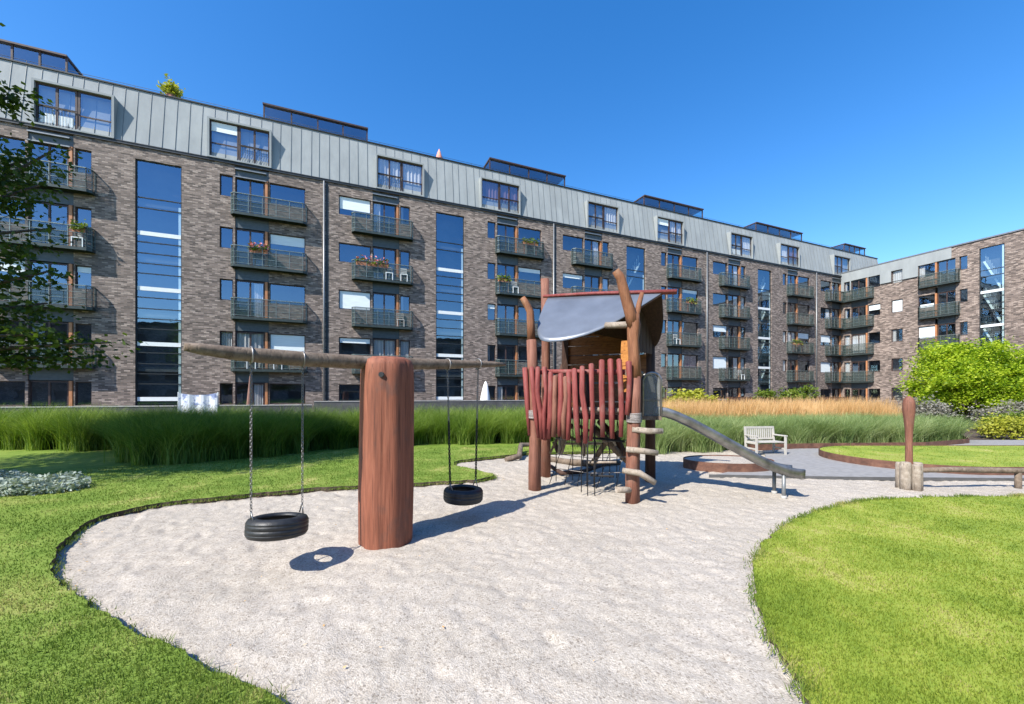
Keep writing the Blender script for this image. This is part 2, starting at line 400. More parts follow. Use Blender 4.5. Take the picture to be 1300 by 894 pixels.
def smooth_closed(pts, it=2):
    for _ in range(it):
        q = []
        for i in range(len(pts)):
            a = pts[i]; b = pts[(i+1) % len(pts)]
            q += [(a[0]*.75+b[0]*.25, a[1]*.75+b[1]*.25), (a[0]*.25+b[0]*.75, a[1]*.25+b[1]*.75)]
        pts = q
    return pts
def chaikin(pts, it=2):
    for _ in range(it):
        q = [pts[0]]
        for a, b in zip(pts[:-1], pts[1:]):
            q += [(a[0]*.75+b[0]*.25, a[1]*.75+b[1]*.25), (a[0]*.25+b[0]*.75, a[1]*.25+b[1]*.75)]
        pts = q + [pts[-1]]
    return pts
def wobble(pts, amp, s):
    out = []
    for (x, y) in pts:
        k = noise.noise(Vector((x*s, y*s, 3.1))); k2 = noise.noise(Vector((x*s, y*s, 9.7)))
        out.append((x+k*amp, y+k2*amp))
    return out
def resample(pts, step):
    out = [pts[0]]
    for a, b in zip(pts[:-1], pts[1:]):
        d = math.dist(a, b); n = max(1, int(d/step))
        for i in range(1, n+1): out.append((a[0]+(b[0]-a[0])*i/n, a[1]+(b[1]-a[1])*i/n))
    return out
LZ = .07
edgeA = [gp(*p, LZ) for p in [(800,572),(760,573),(715,574),(668,575),(640,578),(590,583),(574,587),(578,591),(604,596),(627,602),(622,606),(600,609),(540,612),(450,616),(380,621),(290,629),(210,637),(150,648),(110,661),(82,683),(66,708),(70,738),(105,762),(170,797),(230,831),(300,861),(375,896)]]
edgeA = edgeA[:-1] + [edgeA[-1], (-.95,1.5), (-.7,.2), (-.6,-2.4)]
edgeA = wobble(wobble(resample(chaikin(edgeA, 3), .04), .055, 3.0), .035, 11.0)
polyA = edgeA + [(-30,-2.4), (-30,17.5), (3.0,17.5), (3.2,13.5)]
LB = .03
edgeB = [gp(*p, LB) for p in [(1290,630),(1200,630),(1110,633),(1045,644),(990,668),(962,700),(957,740),(968,790),(996,840),(1018,868),(1022,900)]]
edgeB = [(22,7.0),(12,6.95)] + edgeB + [(1.62,1.5),(1.5,-2.4)]
edgeB = wobble(wobble(resample(chaikin(edgeB, 3), .04), .05, 3.3), .04, 9.0)
polyB = edgeB + [(22,-2.4)]
def rrect(x0, x1, y0, y1, r, n=10):
    out = []
    for cx_, cy_, a0 in ((x1-r,y1-r,0),(x0+r,y1-r,90),(x0+r,y0+r,180),(x1-r,y0+r,270)):
        for k in range(n+1):
            a = R(a0+90*k/n); out.append((cx_+r*math.cos(a), cy_+r*math.sin(a)))
    return out
polyC = rrect(8.3, 24, 8.5, 12.2, 1.84)
for nm, poly, z0, z1 in (('lawn', polyA, -.05, LZ), ('lawn', polyB, -.05, LB), ('raised_lawn', [(p[0], p[1]) for p in rrect(8.32, 23.98, 8.52, 12.18, 1.83)], .02, .185)):
    b_ = MB(); b_.prism(poly, z0, z1, 0, 1)
    struct(nm, b_, [M['lawn'] if poly is polyA else M['lawnR'], M['soil']])
# asphalt path
path = [(4.15,8.46),(5.4,8.33),(7,8.2),(10.1,8.08),(14,8.0),(40,8.0),(40,15.2),(17,15.2),(15.6,14.0),(13,13.0),(9,12.75),(7.6,12.3),(7.0,11.2),(6.4,10.4),(5.2,9.2)]
b_ = MB(); b_.prism(path, -.05, .028); struct('path', b_, M['asphalt'])
b_ = MB()
ln = [(4.1,8.44),(5.4,8.31),(7,8.18),(10.1,8.06),(14,7.98),(40,7.98)]
for a, b in zip(ln[:-1], ln[1:]): b_.beam((*a, .02), (*b, .02), .02, .07)
struct('path_edge_strip', b_, M['darkwall'])
# corten edging of the raised lawn
def strip(poly, z0, z1, t=.012, closed=True):
    m_ = MB(); n = len(poly)
    for i in range(n if closed else n-1):
        a = poly[i]; b = poly[(i+1) % n]
        if math.dist(a, b) < 1e-5: continue
        m_.beam((a[0], a[1], (z0+z1)/2), (b[0], b[1], (z0+z1)/2), t, z1-z0)
    return m_
tag(obj('corten_edging', strip(polyC, -.05, .20), M['corten']), 'rusty steel edging around the raised oval lawn on the right', 'edging')
# round gravel island
t_ = thing('gravel_island', 'low rusty steel ring filled with gravel beside the slide foot', 'planter', (5.05, 9.5, 0))
ring = [(1.0*math.cos(R(a)), .66*math.sin(R(a))) for a in range(0, 360, 8)]
obj('steel_ring', strip(ring, -.05, .21, .014), M['corten'], t_)
b_ = MB(); b_.prism([(x*.99, y*.99) for x, y in ring], 0, .185); obj('gravel_fill', b_, M['gravel'], t_)

# ------------------------------------------------------------------ scatter helpers
def inside(poly, X, Y):
    P = np.array(poly); x1 = P[:,0]; y1 = P[:,1]; x2 = np.roll(x1, -1); y2 = np.roll(y1, -1)
    c = np.zeros(X.shape, bool)
    for a, b, d, e in zip(x1, y1, x2, y2):
        if b == e: continue
        k = ((b > Y) != (e > Y)) & (X < (d-a)*(Y-b)/(e-b)+a)
        c ^= k
    return c
def blades_tri(P, h, wd, lean):
    n = len(P); a = rng.random(n)*2*np.pi; la = rng.random(n)*2*np.pi
    dx = np.cos(a)*wd/2; dy = np.sin(a)*wd/2
    v = np.empty((n, 3, 3), np.float32)
    v[:,0] = P + np.stack([-dx, -dy, np.zeros(n)], -1); v[:,1] = P + np.stack([dx, dy, np.zeros(n)], -1)
    v[:,2] = P + np.stack([np.cos(la)*lean*h, np.sin(la)*lean*h, h], -1)
    return v.reshape(-1, 3), np.arange(n*3).reshape(-1, 3)
def lawn_blades(name, poly, z, n, rmin, rmax, amax=62, label=None, mat='bladeR'):
    # density falls with distance from where one stands
    r = rmin*(rmax/rmin)**rng.random(n*3)
    a = (rng.random(n*3)-.5)*2*R(amax)
    X = r*np.sin(a); Y = r*np.cos(a)
    k = inside(poly, X, Y); X = X[k][:n]; Y = Y[k][:n]; r = r[k][:n]; n = len(X)
    h = (.013+.016*rng.random(n))*(1+.4*(vnoise(X, Y, .35, 5)-.4)); wd = .0035+.0011*r
    v, f = blades_tri(np.stack([X, Y, np.full(n, z-.003)], -1), h, wd, .7*rng.random(n))
    return tag(link(name, np_mesh(name, v, f, M[mat])), label, None, None, 'stuff')
lawn_blades('lawn_grass', polyA, LZ, 130000, 2.2, 13, label='short green lawn grass left of and behind the gravel', mat='blade')
lawn_blades('lawn_grass', polyB, LB, 130000, 2.2, 11, label='short yellowish lawn grass right of the gravel')
lawn_blades('lawn_grass', polyC, .185, 25000, 8.4, 20, label='short bright grass on the raised oval lawn')
# longer tufts along the lawn edges
def tufts(name, edge, n, label):
    E = np.array(edge); E = E[(E[:,1] > 1.9) & (E[:,1] < 13) & (np.abs(E[:,0]) < 12)]
    i = rng.integers(0, len(E), n)
    X = E[i,0]+rng.normal(0, .035, n); Y = E[i,1]+rng.normal(0, .035, n)
    m_ = vnoise(X, Y, .3, 8)
    k = rng.random(n) < m_; X = X[k]; Y = Y[k]; n = len(X)
    v, f = blades_tri(np.stack([X, Y, np.full(n, .02)], -1), .03+.05*rng.random(n)*m_[k], .005+.001*Y, rng.random(n)*1.1)
    return tag(link(name, np_mesh(name, v, f, M['blade'])), label, None, None, 'stuff')
tufts('edge_grass', edgeA, 12000, 'ragged longer grass along the left lawn edge')
tufts('edge_grass', edgeB, 8000, 'ragged longer grass along the right lawn edge')

def tall_grass(name, P, h, wd, mat, label, arch=.55, tipmat=None, seg=4, wind=(.25, .05)):
    n = len(P); la = rng.random(n)*2*np.pi
    lean = arch*(.25+.75*rng.random(n))
    dirx = np.cos(la)*lean+wind[0]*rng.random(n)*.6; diry = np.sin(la)*lean+wind[1]*rng.random(n)
    wa = rng.random(n)*np.pi; wx = np.cos(wa); wy = np.sin(wa)
    V = np.empty((n, (seg+1)*2, 3), np.float32)
    for i in range(seg+1):
        t = i/seg
        c = P.copy(); out = t**2.0
        c[:,0] += dirx*h*out; c[:,1] += diry*h*out; c[:,2] += h*(t-.22*t**2.5*lean*2)
        hw = wd*.5*(1-.85*t**1.5)
        V[:,2*i] = c; V[:,2*i+1] = c
        V[:,2*i,0] -= wx*hw; V[:,2*i,1] -= wy*hw; V[:,2*i+1,0] += wx*hw; V[:,2*i+1,1] += wy*hw
    b = np.arange(n)[:,None]*((seg+1)*2)
    fs = []
    for i in range(seg):
        fs.append(np.concatenate([b+2*i, b+2*i+1, b+2*i+3, b+2*i+2], 1))
    F_ = np.stack(fs, 1).reshape(-1, 4)
    me = np_mesh(name, V.reshape(-1, 3), F_, [mat] + ([tipmat] if tipmat else []))
    if tipmat:
        mi = np.zeros((n, seg), np.int32); mi[:, seg//2:] = 1
        me.polygons.foreach_set('material_index', mi.ravel())
    return tag(link(name, me), label, None, None, 'stuff')
def clumps(poly, spacing, per, spread, seed=1):
    r = np.random.default_rng(seed); P = np.array(poly)
    x0, y0 = P.min(0); x1, y1 = P.max(0)
    X, Y = np.meshgrid(np.arange(x0, x1, spacing), np.arange(y0, y1, spacing))
    X = X.ravel()+r.normal(0, spacing*.25, X.size); Y = Y.ravel()+r.normal(0, spacing*.25, Y.size)
    k = inside(poly, X, Y); X = X[k]; Y = Y[k]
    hs_ = .80+.30*r.random(len(X))
    X = np.repeat(X, per)+r.normal(0, spread, len(X)*per); Y = np.repeat(Y, per)+r.normal(0, spread, len(Y)*per)
    return np.stack([X, Y, np.zeros(len(X))], -1), np.repeat(hs_, per)
bandL = [(-26,12.0),(-11.8,11.9),(-9.9,10.6),(-9.6,9.95),(-8.2,10.0),(-6.2,10.9),(-5.6,11.9),(-4.6,12.8),(0.6,13.9),(1.4,14.6),(1.2,16.4),(-6,15.0),(-9,13.2),(-13,14.2),(-26,14.4)]
P, hh = clumps(bandL, .46, 520, .10, 3)
tall_grass('tall_ornamental_grass', P, hh*(.92+.62*rng.random(len(P))**.7), .0115, M['tall'], 'tall green ornamental grass hedge behind the swing and lawn', .8)
bandN = [(-9.9,9.8),(-9.2,9.55),(-8.0,9.6),(-6.9,10.2),(-6.2,11.0),(-6.4,11.6),(-9.4,11.2)]
P, hh = clumps(bandN, .42, 420, .12, 13)
tall_grass('tall_ornamental_grass', P, hh*(1.0+.62*rng.random(len(P))**.7), .012, M['tall'], 'darker clump of tall grass bulging onto the lawn behind the left tyre', .75)
bandR = [(1.6,13.6),(2.6,12.3),(4.2,11.85),(6.2,12.2),(7.6,13.0),(9.5,13.15),(13.2,13.45),(15.6,14.4),(17.0,15.6),(16.6,17.4),(10,16.6),(4,15.8),(1.8,15.6)]
P, hh = clumps(bandR, .46, 420, .11, 4)
tall_grass('tall_ornamental_grass', P, hh*(.70+.50*rng.random(len(P))**.7), .0115, M['tallR'], 'blue green ornamental grass bed behind slide and white bench', .85)
b_ = MB()
bz = [(7.3,12.55),(9.4,12.85),(13.4,13.15),(16.0,14.2),(17.3,15.6)]
for a, b in zip(bz[:-1], bz[1:]): b_.beam((*a, .06), (*b, .06), .02, .24)
tag(obj('corten_edging', b_, M['corten']), 'rusty steel edging along the foot of the blue green grass bed', 'edging')
bandO = [(7.0,17.0),(12,17.6),(18.5,18.6),(18.8,22.0),(12,22.5),(7.5,21.5)]
P, hh = clumps(bandO, .5, 120, .2, 5)
tall_grass('feather_reed_grass', P, hh*(1.18+.5*rng.random(len(P))), .018, M['tallR'], 'straw coloured feathery grass behind the green grass bed', .22, M['dry'])
bandO2 = [(3.6,16.6),(7.2,17.0),(7.2,20.0),(4.4,19.4)]
P, hh = clumps(bandO2, .5, 90, .2, 6)
tall_grass('meadow_grass', P, hh*(.95+.3*rng.random(len(P))), .02, M['tallR'], 'pale yellow meadow grass behind the slide', .3, M['shrub'])

# ------------------------------------------------------------------ leaves and trees
def leaf_quads(C, size, jitter=.35, droop=0.0):
    n = len(C); s = size*(1-jitter+2*jitter*rng.random(n))
    u = rng.normal(size=(n, 3)); u[:,2] *= .5; u[:,2] -= droop; u /= np.linalg.norm(u, axis=1)[:,None]
    w_ = rng.normal(size=(n, 3)); v_ = np.cross(u, w_); v_ /= np.linalg.norm(v_, axis=1)[:,None]
    a = C; e = C+u*s[:,None]
    m_ = C+u*(s*.45)[:,None]; q = v_*(s*.28)[:,None]
    V = np.stack([a, m_+q, e, m_-q], 1).reshape(-1, 3)
    return V, np.arange(n*4).reshape(-1, 4)
def crown_points(center, radii, nclump, per, cr, seed, flat=.6, lower=-.5):
    r = np.random.default_rng(seed)
    d = r.normal(size=(nclump*3, 3)); d /= np.linalg.norm(d, axis=1)[:,None]
    d = d[d[:,2] > lower][:nclump]
    rad = (.42+.72*r.random(len(d))**.9)
    lump = .82+.36*np.array([noise.noise(Vector(tuple(x*1.8+seed))) for x in d])
    c = np.array(center)+d*np.array(radii)*(rad*lump)[:,None]
    sz = cr*(.6+.8*r.random(len(c)))
    P = np.repeat(c, per, 0)+r.normal(size=(len(c)*per, 3))*np.repeat(sz, per)[:,None]*np.array([1,1,flat])*.6
    return P, c
def tree(name, base, height, center, radii, nclump, per, cr, leaf, mat, label, seed, trunk_r=.14, group=None, lower=-.5, extra=None, nlimb=9):
    t = thing(name, label, 'tree', base, 0, group)
    P, c = crown_points(center, radii, nclump, per, cr, seed, lower=lower)
    B = np.array(base)
    if extra is not None:
        P2, c2 = crown_points((-11.7, 5.4, 7.6), (2.2, 2.1, 2.2), 300, 150, .6, seed+1); P = np.concatenate([P, P2]); c = np.concatenate([c, c2])  # unseen upper crown mass, added to throw shade over the tall grass
    r = random.Random(seed)
    mb = MB(); top = Vector(center)-Vector(base); top.z *= .9
    fork = Vector((top.x*.3, top.y*.3, height*.28))
    mb.tube([(0,0,-.15), (0,0,.15), tuple(fork*.6), tuple(fork), tuple(fork*.5+top*.5), tuple(top)], [trunk_r*1.4, trunk_r*1.05, trunk_r*.95, trunk_r*.9, trunk_r*.5, trunk_r*.15], 9, rough=.12, seed=seed)
    limbs = [Vector(c[r.randrange(len(c))]-B) for _ in range(nlimb)]
    if extra is not None: limbs += [Vector(e[-1])-Vector(base) for e in extra]
    for e in limbs:
        s = fork*(.8+.2*r.random()) if e.z < top.z else fork+(top-fork)*r.random()*.5
        md = s*.5+e*.5+Vector((r.uniform(-.2,.2), r.uniform(-.2,.2), .25))
        mb.tube([tuple(s), tuple(s*.72+md*.28), tuple(md), tuple(e)], [trunk_r*.5, trunk_r*.42, trunk_r*.28, trunk_r*.08], 6, rough=.1, seed=seed+e.x)
    obj('trunk', mb, M['trunk'], t)
    if extra is not None:
        r2 = np.random.default_rng(seed+5); Q = []
        for a, b in extra:
            a = np.array(a); b = np.array(b)
            for _ in range(12):
                q = a+(b-a)*r2.random()**.8
                Q.append(q+r2.normal(size=(30, 3))*np.array([.24,.24,.08]))
        P = np.concatenate([P]+Q)
    V, F_ = leaf_quads(P-B, leaf, droop=.25)
    link('crown', np_mesh('crown', V, F_, mat), t)
    return t
def pxp(x, y, d): return ((x-CX)/FPX*d, d, CAMH-(y-HY)/FPX*d)
tree('maple_tree', (25.4, 22.6, 0), 4.6, (25.4, 22.4, 2.2), (3.2, 2.5, 2.9), 240, 230, .46, .135, M['leafR'], 'bright yellow green spreading tree in front of the right wing', 21, .16, lower=-.62)
tree('maple_tree', (31.0, 24.5, 0), 4.2, (30.6, 24.3, 2.2), (2.5, 2.4, 2.5), 150, 200, .48, .135, M['leafR'], 'bright green tree cut off by the right edge of the photo', 31, .14)
ext = [((-9.6,7.2,4.9), pxp(70,190,7.4)), ((-9.6,7.2,4.7), pxp(50,235,7.3)), ((-9.6,7.2,4.0), pxp(70,290,7.4)), ((-9.6,7.2,3.6), pxp(60,345,7.2)), ((-9.6,7.3,3.0), pxp(60,385,7.3)),
       ((-9.6,7.2,2.7), pxp(140,435,7.3)), ((-9.6,7.4,2.5), pxp(115,455,7.5)), ((-9.6,7.1,2.9), pxp(60,425,7.0)), ((-9.6,7.2,7.0), pxp(12,122,7.3)), ((-9.7,7.2,5.2), pxp(40,200,7.6)), ((-9.7,7.2,2.4), pxp(50,460,7.5))]
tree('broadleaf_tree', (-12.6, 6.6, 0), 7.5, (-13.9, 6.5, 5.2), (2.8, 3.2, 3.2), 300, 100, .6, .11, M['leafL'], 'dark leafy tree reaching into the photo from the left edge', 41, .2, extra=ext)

def shrub(name, label, cat, center, radii, n, leaf, mat, seed, group=None):
    t = thing(name, label, cat, (center[0], center[1], 0), 0, group)
    P, c = crown_points((0, 0, center[2]), radii, max(12, n//40), 40, min(radii)*.45, seed, flat=.8, lower=-.7)
    P[:,2] = np.abs(P[:,2])
    mb = MB(); r = random.Random(seed)
    for _ in range(7):
        e = c[r.randrange(len(c))]
        mb.tube([(r.uniform(-.1,.1), r.uniform(-.1,.1), -.05), (e[0]*.4, e[1]*.4, abs(e[2])*.6), (e[0], e[1], abs(e[2]))], [.025,.018,.006], 5)
    obj('stem', mb, M['trunk'], t)
    V, F_ = leaf_quads(P, leaf); link('foliage', np_mesh('foliage', V, F_, mat), t)
    return t
shrub('yellow_shrub', 'yellow green shrub by the facade behind the slide top', 'shrub', (10.3, 23.0, 1.2), (1.5, .8, .85), 3200, .22, M['shrub'], 51)
shrub('grey_shrub', 'grey leaved shrub under the left side of the spreading tree', 'shrub', (20.3, 20.2, .8), (1.5, .8, .75), 2600, .12, M['greyshrub'], 52)
shrub('grey_shrub', 'purple grey shrub under the right side of the spreading tree', 'shrub', (24.2, 19.6, .75), (1.7, .9, .6), 2800, .12, M['greyshrub'], 53)
shrub('hedge', 'low yellow green hedge beside the path at the right edge', 'hedge', (20.2, 16.4, .38), (1.6, .8, .5), 4200, .10, M['shrub'], 54)
shrub('hedge', 'dark green clipped hedge below the trees at the right edge', 'hedge', (23.2, 18.2, .5), (2.4, .7, .55), 4200, .10, M['hedge'], 55)
shrub('hedge', 'bright green hedge in the corner by the right edge of the path', 'hedge', (22.4, 15.9, .3), (1.5, .7, .35), 3200, .09, M['hedge'], 56)
for k, (x, y, s_, lb) in enumerate([(18.6,29.6,1.0,'small green plant on the terrace, leftmost of the plants before the inner corner'), (20.8,30.6,1.2,'mid green plant on the terrace, second of the plants before the inner corner'), (23.0,32.0,1.5,'tallest green plant on the terrace before the inner corner')]):
    shrub('terrace_plant', lb, 'plant', (x, y, 1.3+.3*s_), (.8*s_, .5, .5*s_), 900, .16, M['hedge'], 60+k, 'plants before the inner corner')
# silver ground cover
def patch(poly, n, seed, hmax):
    r = np.random.default_rng(seed); P = np.array(poly); x0, y0 = P.min(0); x1, y1 = P.max(0)
    X = x0+(x1-x0)*r.random(n*2); Y = y0+(y1-y0)*r.random(n*2); k = inside(poly, X, Y); X = X[k][:n]; Y = Y[k][:n]
    Z = LZ+hmax*r.random(len(X))*(.3+.9*vnoise(X, Y, .45, seed))
    return np.stack([X, Y, Z], -1)
V, F_ = leaf_quads(patch(smooth_closed([(-13,6.35),(-8.8,6.35),(-7.6,6.6),(-7.35,7.1),(-8.0,7.6),(-9.6,7.8),(-13,7.9)]), 22000, 3, .20), .07)
tag(link('silver_ground_cover', np_mesh('silver_ground_cover', V, F_, M['silver'])), 'silvery grey low plants on the lawn at the left edge', None, None, 'stuff')

# ------------------------------------------------------------------ buildings
FLOORS = [.3, 3.2, 6.1, 9.0, 11.9]
def wall_mesh(x0, x1, z0, z1, holes, depth=.16, mi=0, y=0.0):
    xs_ = sorted({x0, x1, *[h[0] for h in holes], *[h[1] for h in holes]}); zs_ = sorted({z0, z1, *[h[2] for h in holes], *[h[3] for h in holes]})
    xs_ = [v for v in xs_ if x0 <= v <= x1]; zs_ = [v for v in zs_ if z0 <= v <= z1]
    mb = MB()
    for a, b in zip(xs_[:-1], xs_[1:]):
        for c, d in zip(zs_[:-1], zs_[1:]):
            mx, mz = (a+b)/2, (c+d)/2
            if any(h[0] < mx < h[1] and h[2] < mz < h[3] for h in holes): continue
            mb.quad((a,y,c), (b,y,c), (b,y,d), (a,y,d), mi)
    for (a, b, c, d) in holes:
        e = y+depth
        mb.quad((a,y,c), (a,y,d), (a,e,d), (a,e,c), mi); mb.quad((b,y,c), (b,e,c), (b,e,d), (b,y,d), mi)
        mb.quad((a,y,d), (b,y,d), (b,e,d), (a,e,d), mi); mb.quad((a,y,c), (a,e,c), (b,e,c), (b,y,c), mi)
    return mb
def frame_mb(w_, h_, t=.06, mull=(), trans=(), dp=.05):
    mb = MB()
    mb.box(0, w_, 0, dp, 0, t); mb.box(0, w_, 0, dp, h_-t, h_); mb.box(0, t, 0, dp, t, h_-t); mb.box(w_-t, w_, 0, dp, t, h_-t)
    for m_ in mull: mb.box(m_-t*.6, m_+t*.6, -.004, dp-.006, t, h_-t)
    for z in trans: mb.box(t, w_-t, -.002, dp-.012, z-t*.4, z+t*.4)
    return mb
def pane_mb(w_, h_, t=.04):
    mb = MB(); mb.quad((t,.03,t), (w_-t,.03,t), (w_-t,.03,h_-t), (t,.03,h_-t)); return mb
W_, D_, NW, HW, HD = 1.86, 1.42, .62, 1.18, 2.08
me = {}
me['win_f'] = frame_mb(W_, HW, .05).mesh('window', M['frame']); me['win_p'] = pane_mb(W_, HW).mesh('pane', M['glass'])
me['side_f'] = frame_mb(NW, HW, .05).mesh('side_window', M['frame']); me['side_p'] = pane_mb(NW, HW).mesh('pane', M['glass'])
mb = frame_mb(D_, HD, .07, (D_/2,), (), .06); me['door_f'] = mb.mesh('balcony_door', M['frame']); me['door_p'] = pane_mb(D_, HD, .06).mesh('pane', M['glass'])
mb = MB(); mb.box(0, 1, 0, .05, 0, 1); me['panel'] = mb.mesh('spandrel_panel', M['panel'])
mb = MB(); mb.box(0, .13, -.10, .04, 0, HD+.03); me['jamb'] = mb.mesh('wood_jamb', M['jamb'])
mb = MB(); mb.box(0, 1, 0, .012, 0, 1); me['blind'] = mb.mesh('blind', M['blind']); 
def folds(mat, name):
    mb = MB(); n = 18
    for i in range(n):
        a = i/n; b = (i+1)/n; ya = .03*math.sin(i*1.9); yb = .03*math.sin((i+1)*1.9)
        mb.add([(a,ya,0),(b,yb,0),(b,yb,1),(a,ya,1)], [(0,1,2,3)], 0, True)
    return mb.mesh(name, mat)
me['curtain'] = folds(M['curtain'], 'curtain'); me['drape'] = folds(M['drape'], 'curtain')
BP = .46  # how far balconies stand out
def balcony_poly(w_, d, c=.16): return [(0, -.01), (0, -d+c), (c, -d), (w_-c, -d), (w_, -d+c), (w_, -.01)]
BWID = 3.7
mb = MB(); mb.prism(balcony_poly(BWID, BP), -.17, -.02); me['slab'] = mb.mesh('balcony', M['balcony'])
mb = MB(); bp = balcony_poly(BWID-.04, BP-.03)
bp = [(x+.02, y) for x, y in bp]
for a, b in zip(bp[:-1], bp[1:]):
    mb.beam((*a, 1.0), (*b, 1.0), .06, .04)
    for z in (.05, .36, .67): mb.beam((*a, z), (*b, z), .014, .022)
    n_ = max(1, int(math.dist(a, b)/.6))
    for i in range(n_+1):
        p = (a[0]+(b[0]-a[0])*i/n_, a[1]+(b[1]-a[1])*i/n_); mb.beam((*p, -.1), (*p, 1.0), .03, .03)
me['railing'] = mb.mesh('railing', M['rail'])
def mat_mesh():
    m, nt, b = newmat('balcony_mesh_panel')
    t = N(nt, 'ShaderNodeBsdfTransparent'); ms = N(nt, 'ShaderNodeMixShader'); ms.inputs[0].default_value = .52
    b.inputs['Base Color'].default_value = (.05,.078,.072,1); b.inputs['Roughness'].default_value = .25
    nt.links.new(t.outputs[0], ms.inputs[1]); nt.links.new(b.outputs[0], ms.inputs[2]); nt.links.new(ms.outputs[0], nt.nodes['Material Output'].inputs[0])
    return m
M['mesh'] = mat_mesh()
M['greymesh'] = M['mesh'].copy(); M['greymesh'].name = 'grey_mesh_panel'
for n_ in M['greymesh'].node_tree.nodes:
    if n_.type == 'MIX_SHADER': n_.inputs[0].default_value = .45
    if n_.type == 'BSDF_PRINCIPLED': n_.inputs['Base Color'].default_value = (.22,.235,.225,1); n_.inputs['Roughness'].default_value = .5
mb = MB(); bp2 = [(x+.012 if x < 1 else x-.012, y+.014) for x, y in bp]
for a, b in zip(bp2[:-1], bp2[1:]): mb.quad((*a, .02), (*b, .02), (*b, .97), (*a, .97))
me['infill'] = mb.mesh('infill_panel', M['mesh'])

def opening(root, kind, x, z, w_, h_, blind=None, y=.09):
    base = {'win': ('window', 'win_f', 'win_p', W_, HW), 'side': ('side_window', 'side_f', 'side_p', NW, HW), 'door': ('balcony_door', 'door_f', 'door_p', D_, HD)}[kind]
    o = link(base[0], me[base[1]], root, (x, y, z), (w_/base[3], 1, h_/base[4]))
    link('pane', me[base[2]], o)
    if blind:
        k, x0, x1, z0, z1 = blind   # in fractions of the opening
        link('curtain' if k in ('curtain', 'drape') else 'blind', me[k], o, (base[3]*x0, .09 if k in ('curtain', 'drape') else .012, base[4]*z0), (base[3]*(x1-x0), 1, base[4]*(z1-z0)))
    return o
BL = {'full': ('blind', .03, .97, .06, .97), 'half': ('blind', .03, .97, .5, .97), 'most': ('blind', .03, .97, .34, .97), 'band': ('blind', .03, .97, .72, .97),
      'cl': ('curtain', .03, .35, .03, .97), 'cr': ('curtain', .62, .97, .03, .97), 'cw': ('curtain', .03, .97, .03, .97), 'dr': ('drape', .03, .97, .03, .97), 'low': ('blind', .1, .9, .03, .3)}

ROT = math.atan2(.3883, .9215)
def P_(s, y=0, z=0): return (-69.5+.9215*s-.3883*y, .3883*s+.9215*y, z)
S0, S1, EAVE, TOP = 36.0, 122.5, 14.67, 17.83
mainb = thing('apartment_building', 'long grey brown brick apartment block with zinc mansard roof and green balconies', 'building', P_(0), ROT)
PIPES = [47.4, 63.1, 78.8, 94.5, 110.2]
holes = []; cols = []
for p in PIPES:
    if p+5 < 116:
        cols.append((p, 'L'))
    if p+15 < 114: cols.append((p, 'R'))
cols.insert(0, (47.4-15.7, 'R'))
def layout(p, side):
    if side == 'L': return dict(win=(p+.82, 1.86), door=(p+2.78, 1.42), side=(p+4.47, .62), jamb=p+4.24, bal=(p+1.55, 3.7))
    return dict(side=(p+10.45, .62), door=(p+11.17, 1.42), jamb=p+12.62, win=(p+12.83, 1.86), bal=(p+11.02, 3.75))
for p, sd in cols:
    L_ = layout(p, sd)
    for Fz in FLOORS:
        for k in ('win', 'side'):
            x, w_ = L_[k]; holes.append((x, x+w_, Fz+.9, Fz+.9+HW))
    x, w_ = L_['door']; holes.append((x, x+w_+.22, .3, EAVE-.06))
STAIRS = [p+6.8 for p in PIPES[:4]]
for x in STAIRS: holes.append((x, x+1.95, .85, 14.0))
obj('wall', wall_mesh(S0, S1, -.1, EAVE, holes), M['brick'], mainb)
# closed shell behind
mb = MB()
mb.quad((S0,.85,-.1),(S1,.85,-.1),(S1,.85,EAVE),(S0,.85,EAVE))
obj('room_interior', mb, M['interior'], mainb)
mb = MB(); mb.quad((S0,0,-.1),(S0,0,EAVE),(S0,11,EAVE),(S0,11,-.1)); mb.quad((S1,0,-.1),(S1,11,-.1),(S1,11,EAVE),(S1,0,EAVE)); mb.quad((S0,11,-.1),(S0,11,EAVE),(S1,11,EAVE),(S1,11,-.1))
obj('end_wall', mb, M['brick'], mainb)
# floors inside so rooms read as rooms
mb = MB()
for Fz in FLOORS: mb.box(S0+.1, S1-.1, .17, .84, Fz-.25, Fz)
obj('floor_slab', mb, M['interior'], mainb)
# roof
mb = MB(); SET = .45
mb.quad((S0,.0,EAVE+.12),(S1,.0,EAVE+.12),(S1,SET,TOP),(S0,SET,TOP))
mb.quad((S0,SET,TOP),(S1,SET,TOP),(S1,11,TOP),(S0,11,TOP))
mb.quad((S0,0,EAVE),(S0,SET,TOP),(S0,11,TOP),(S0,11,EAVE)); mb.quad((S1,0,EAVE),(S1,11,EAVE),(S1,11,TOP),(S1,SET,TOP))
roof = obj('roof', mb, M['zinc'], mainb)
mb = MB(); r_ = random.Random(5); x = S0+.3
def my(z): return SET*(z-EAVE-.12)/(TOP-EAVE-.12)
while x < S1:
    mb.beam((x, -.012, EAVE+.14), (x, SET-.012, TOP-.02), .016, .022, 0, (0,1,0)); x += r_.choice([.52,.56,.56,.42,.56])
obj('standing_seam', mb, M['seam'], roof)
mb = MB(); mb.box(S0, S1, -.07, .0, EAVE-.05, EAVE+.1); mb.box(S0, S1, -.09, -.072, EAVE+.06, EAVE+.1); obj('gutter', mb, M['dark_metal'], roof)
mb = MB(); mb.box(S0, S1, SET-.06, SET+.3, TOP+.003, TOP+.07); obj('roof_edge', mb, M['dark_metal'], roof)
mb = MB()
for i in range(40):
    xx = S0+1+i*2.1
    if xx < S1: mb.tube([(xx,SET+.6,TOP), (xx,SET+.6,TOP+.55)], .012, 5)
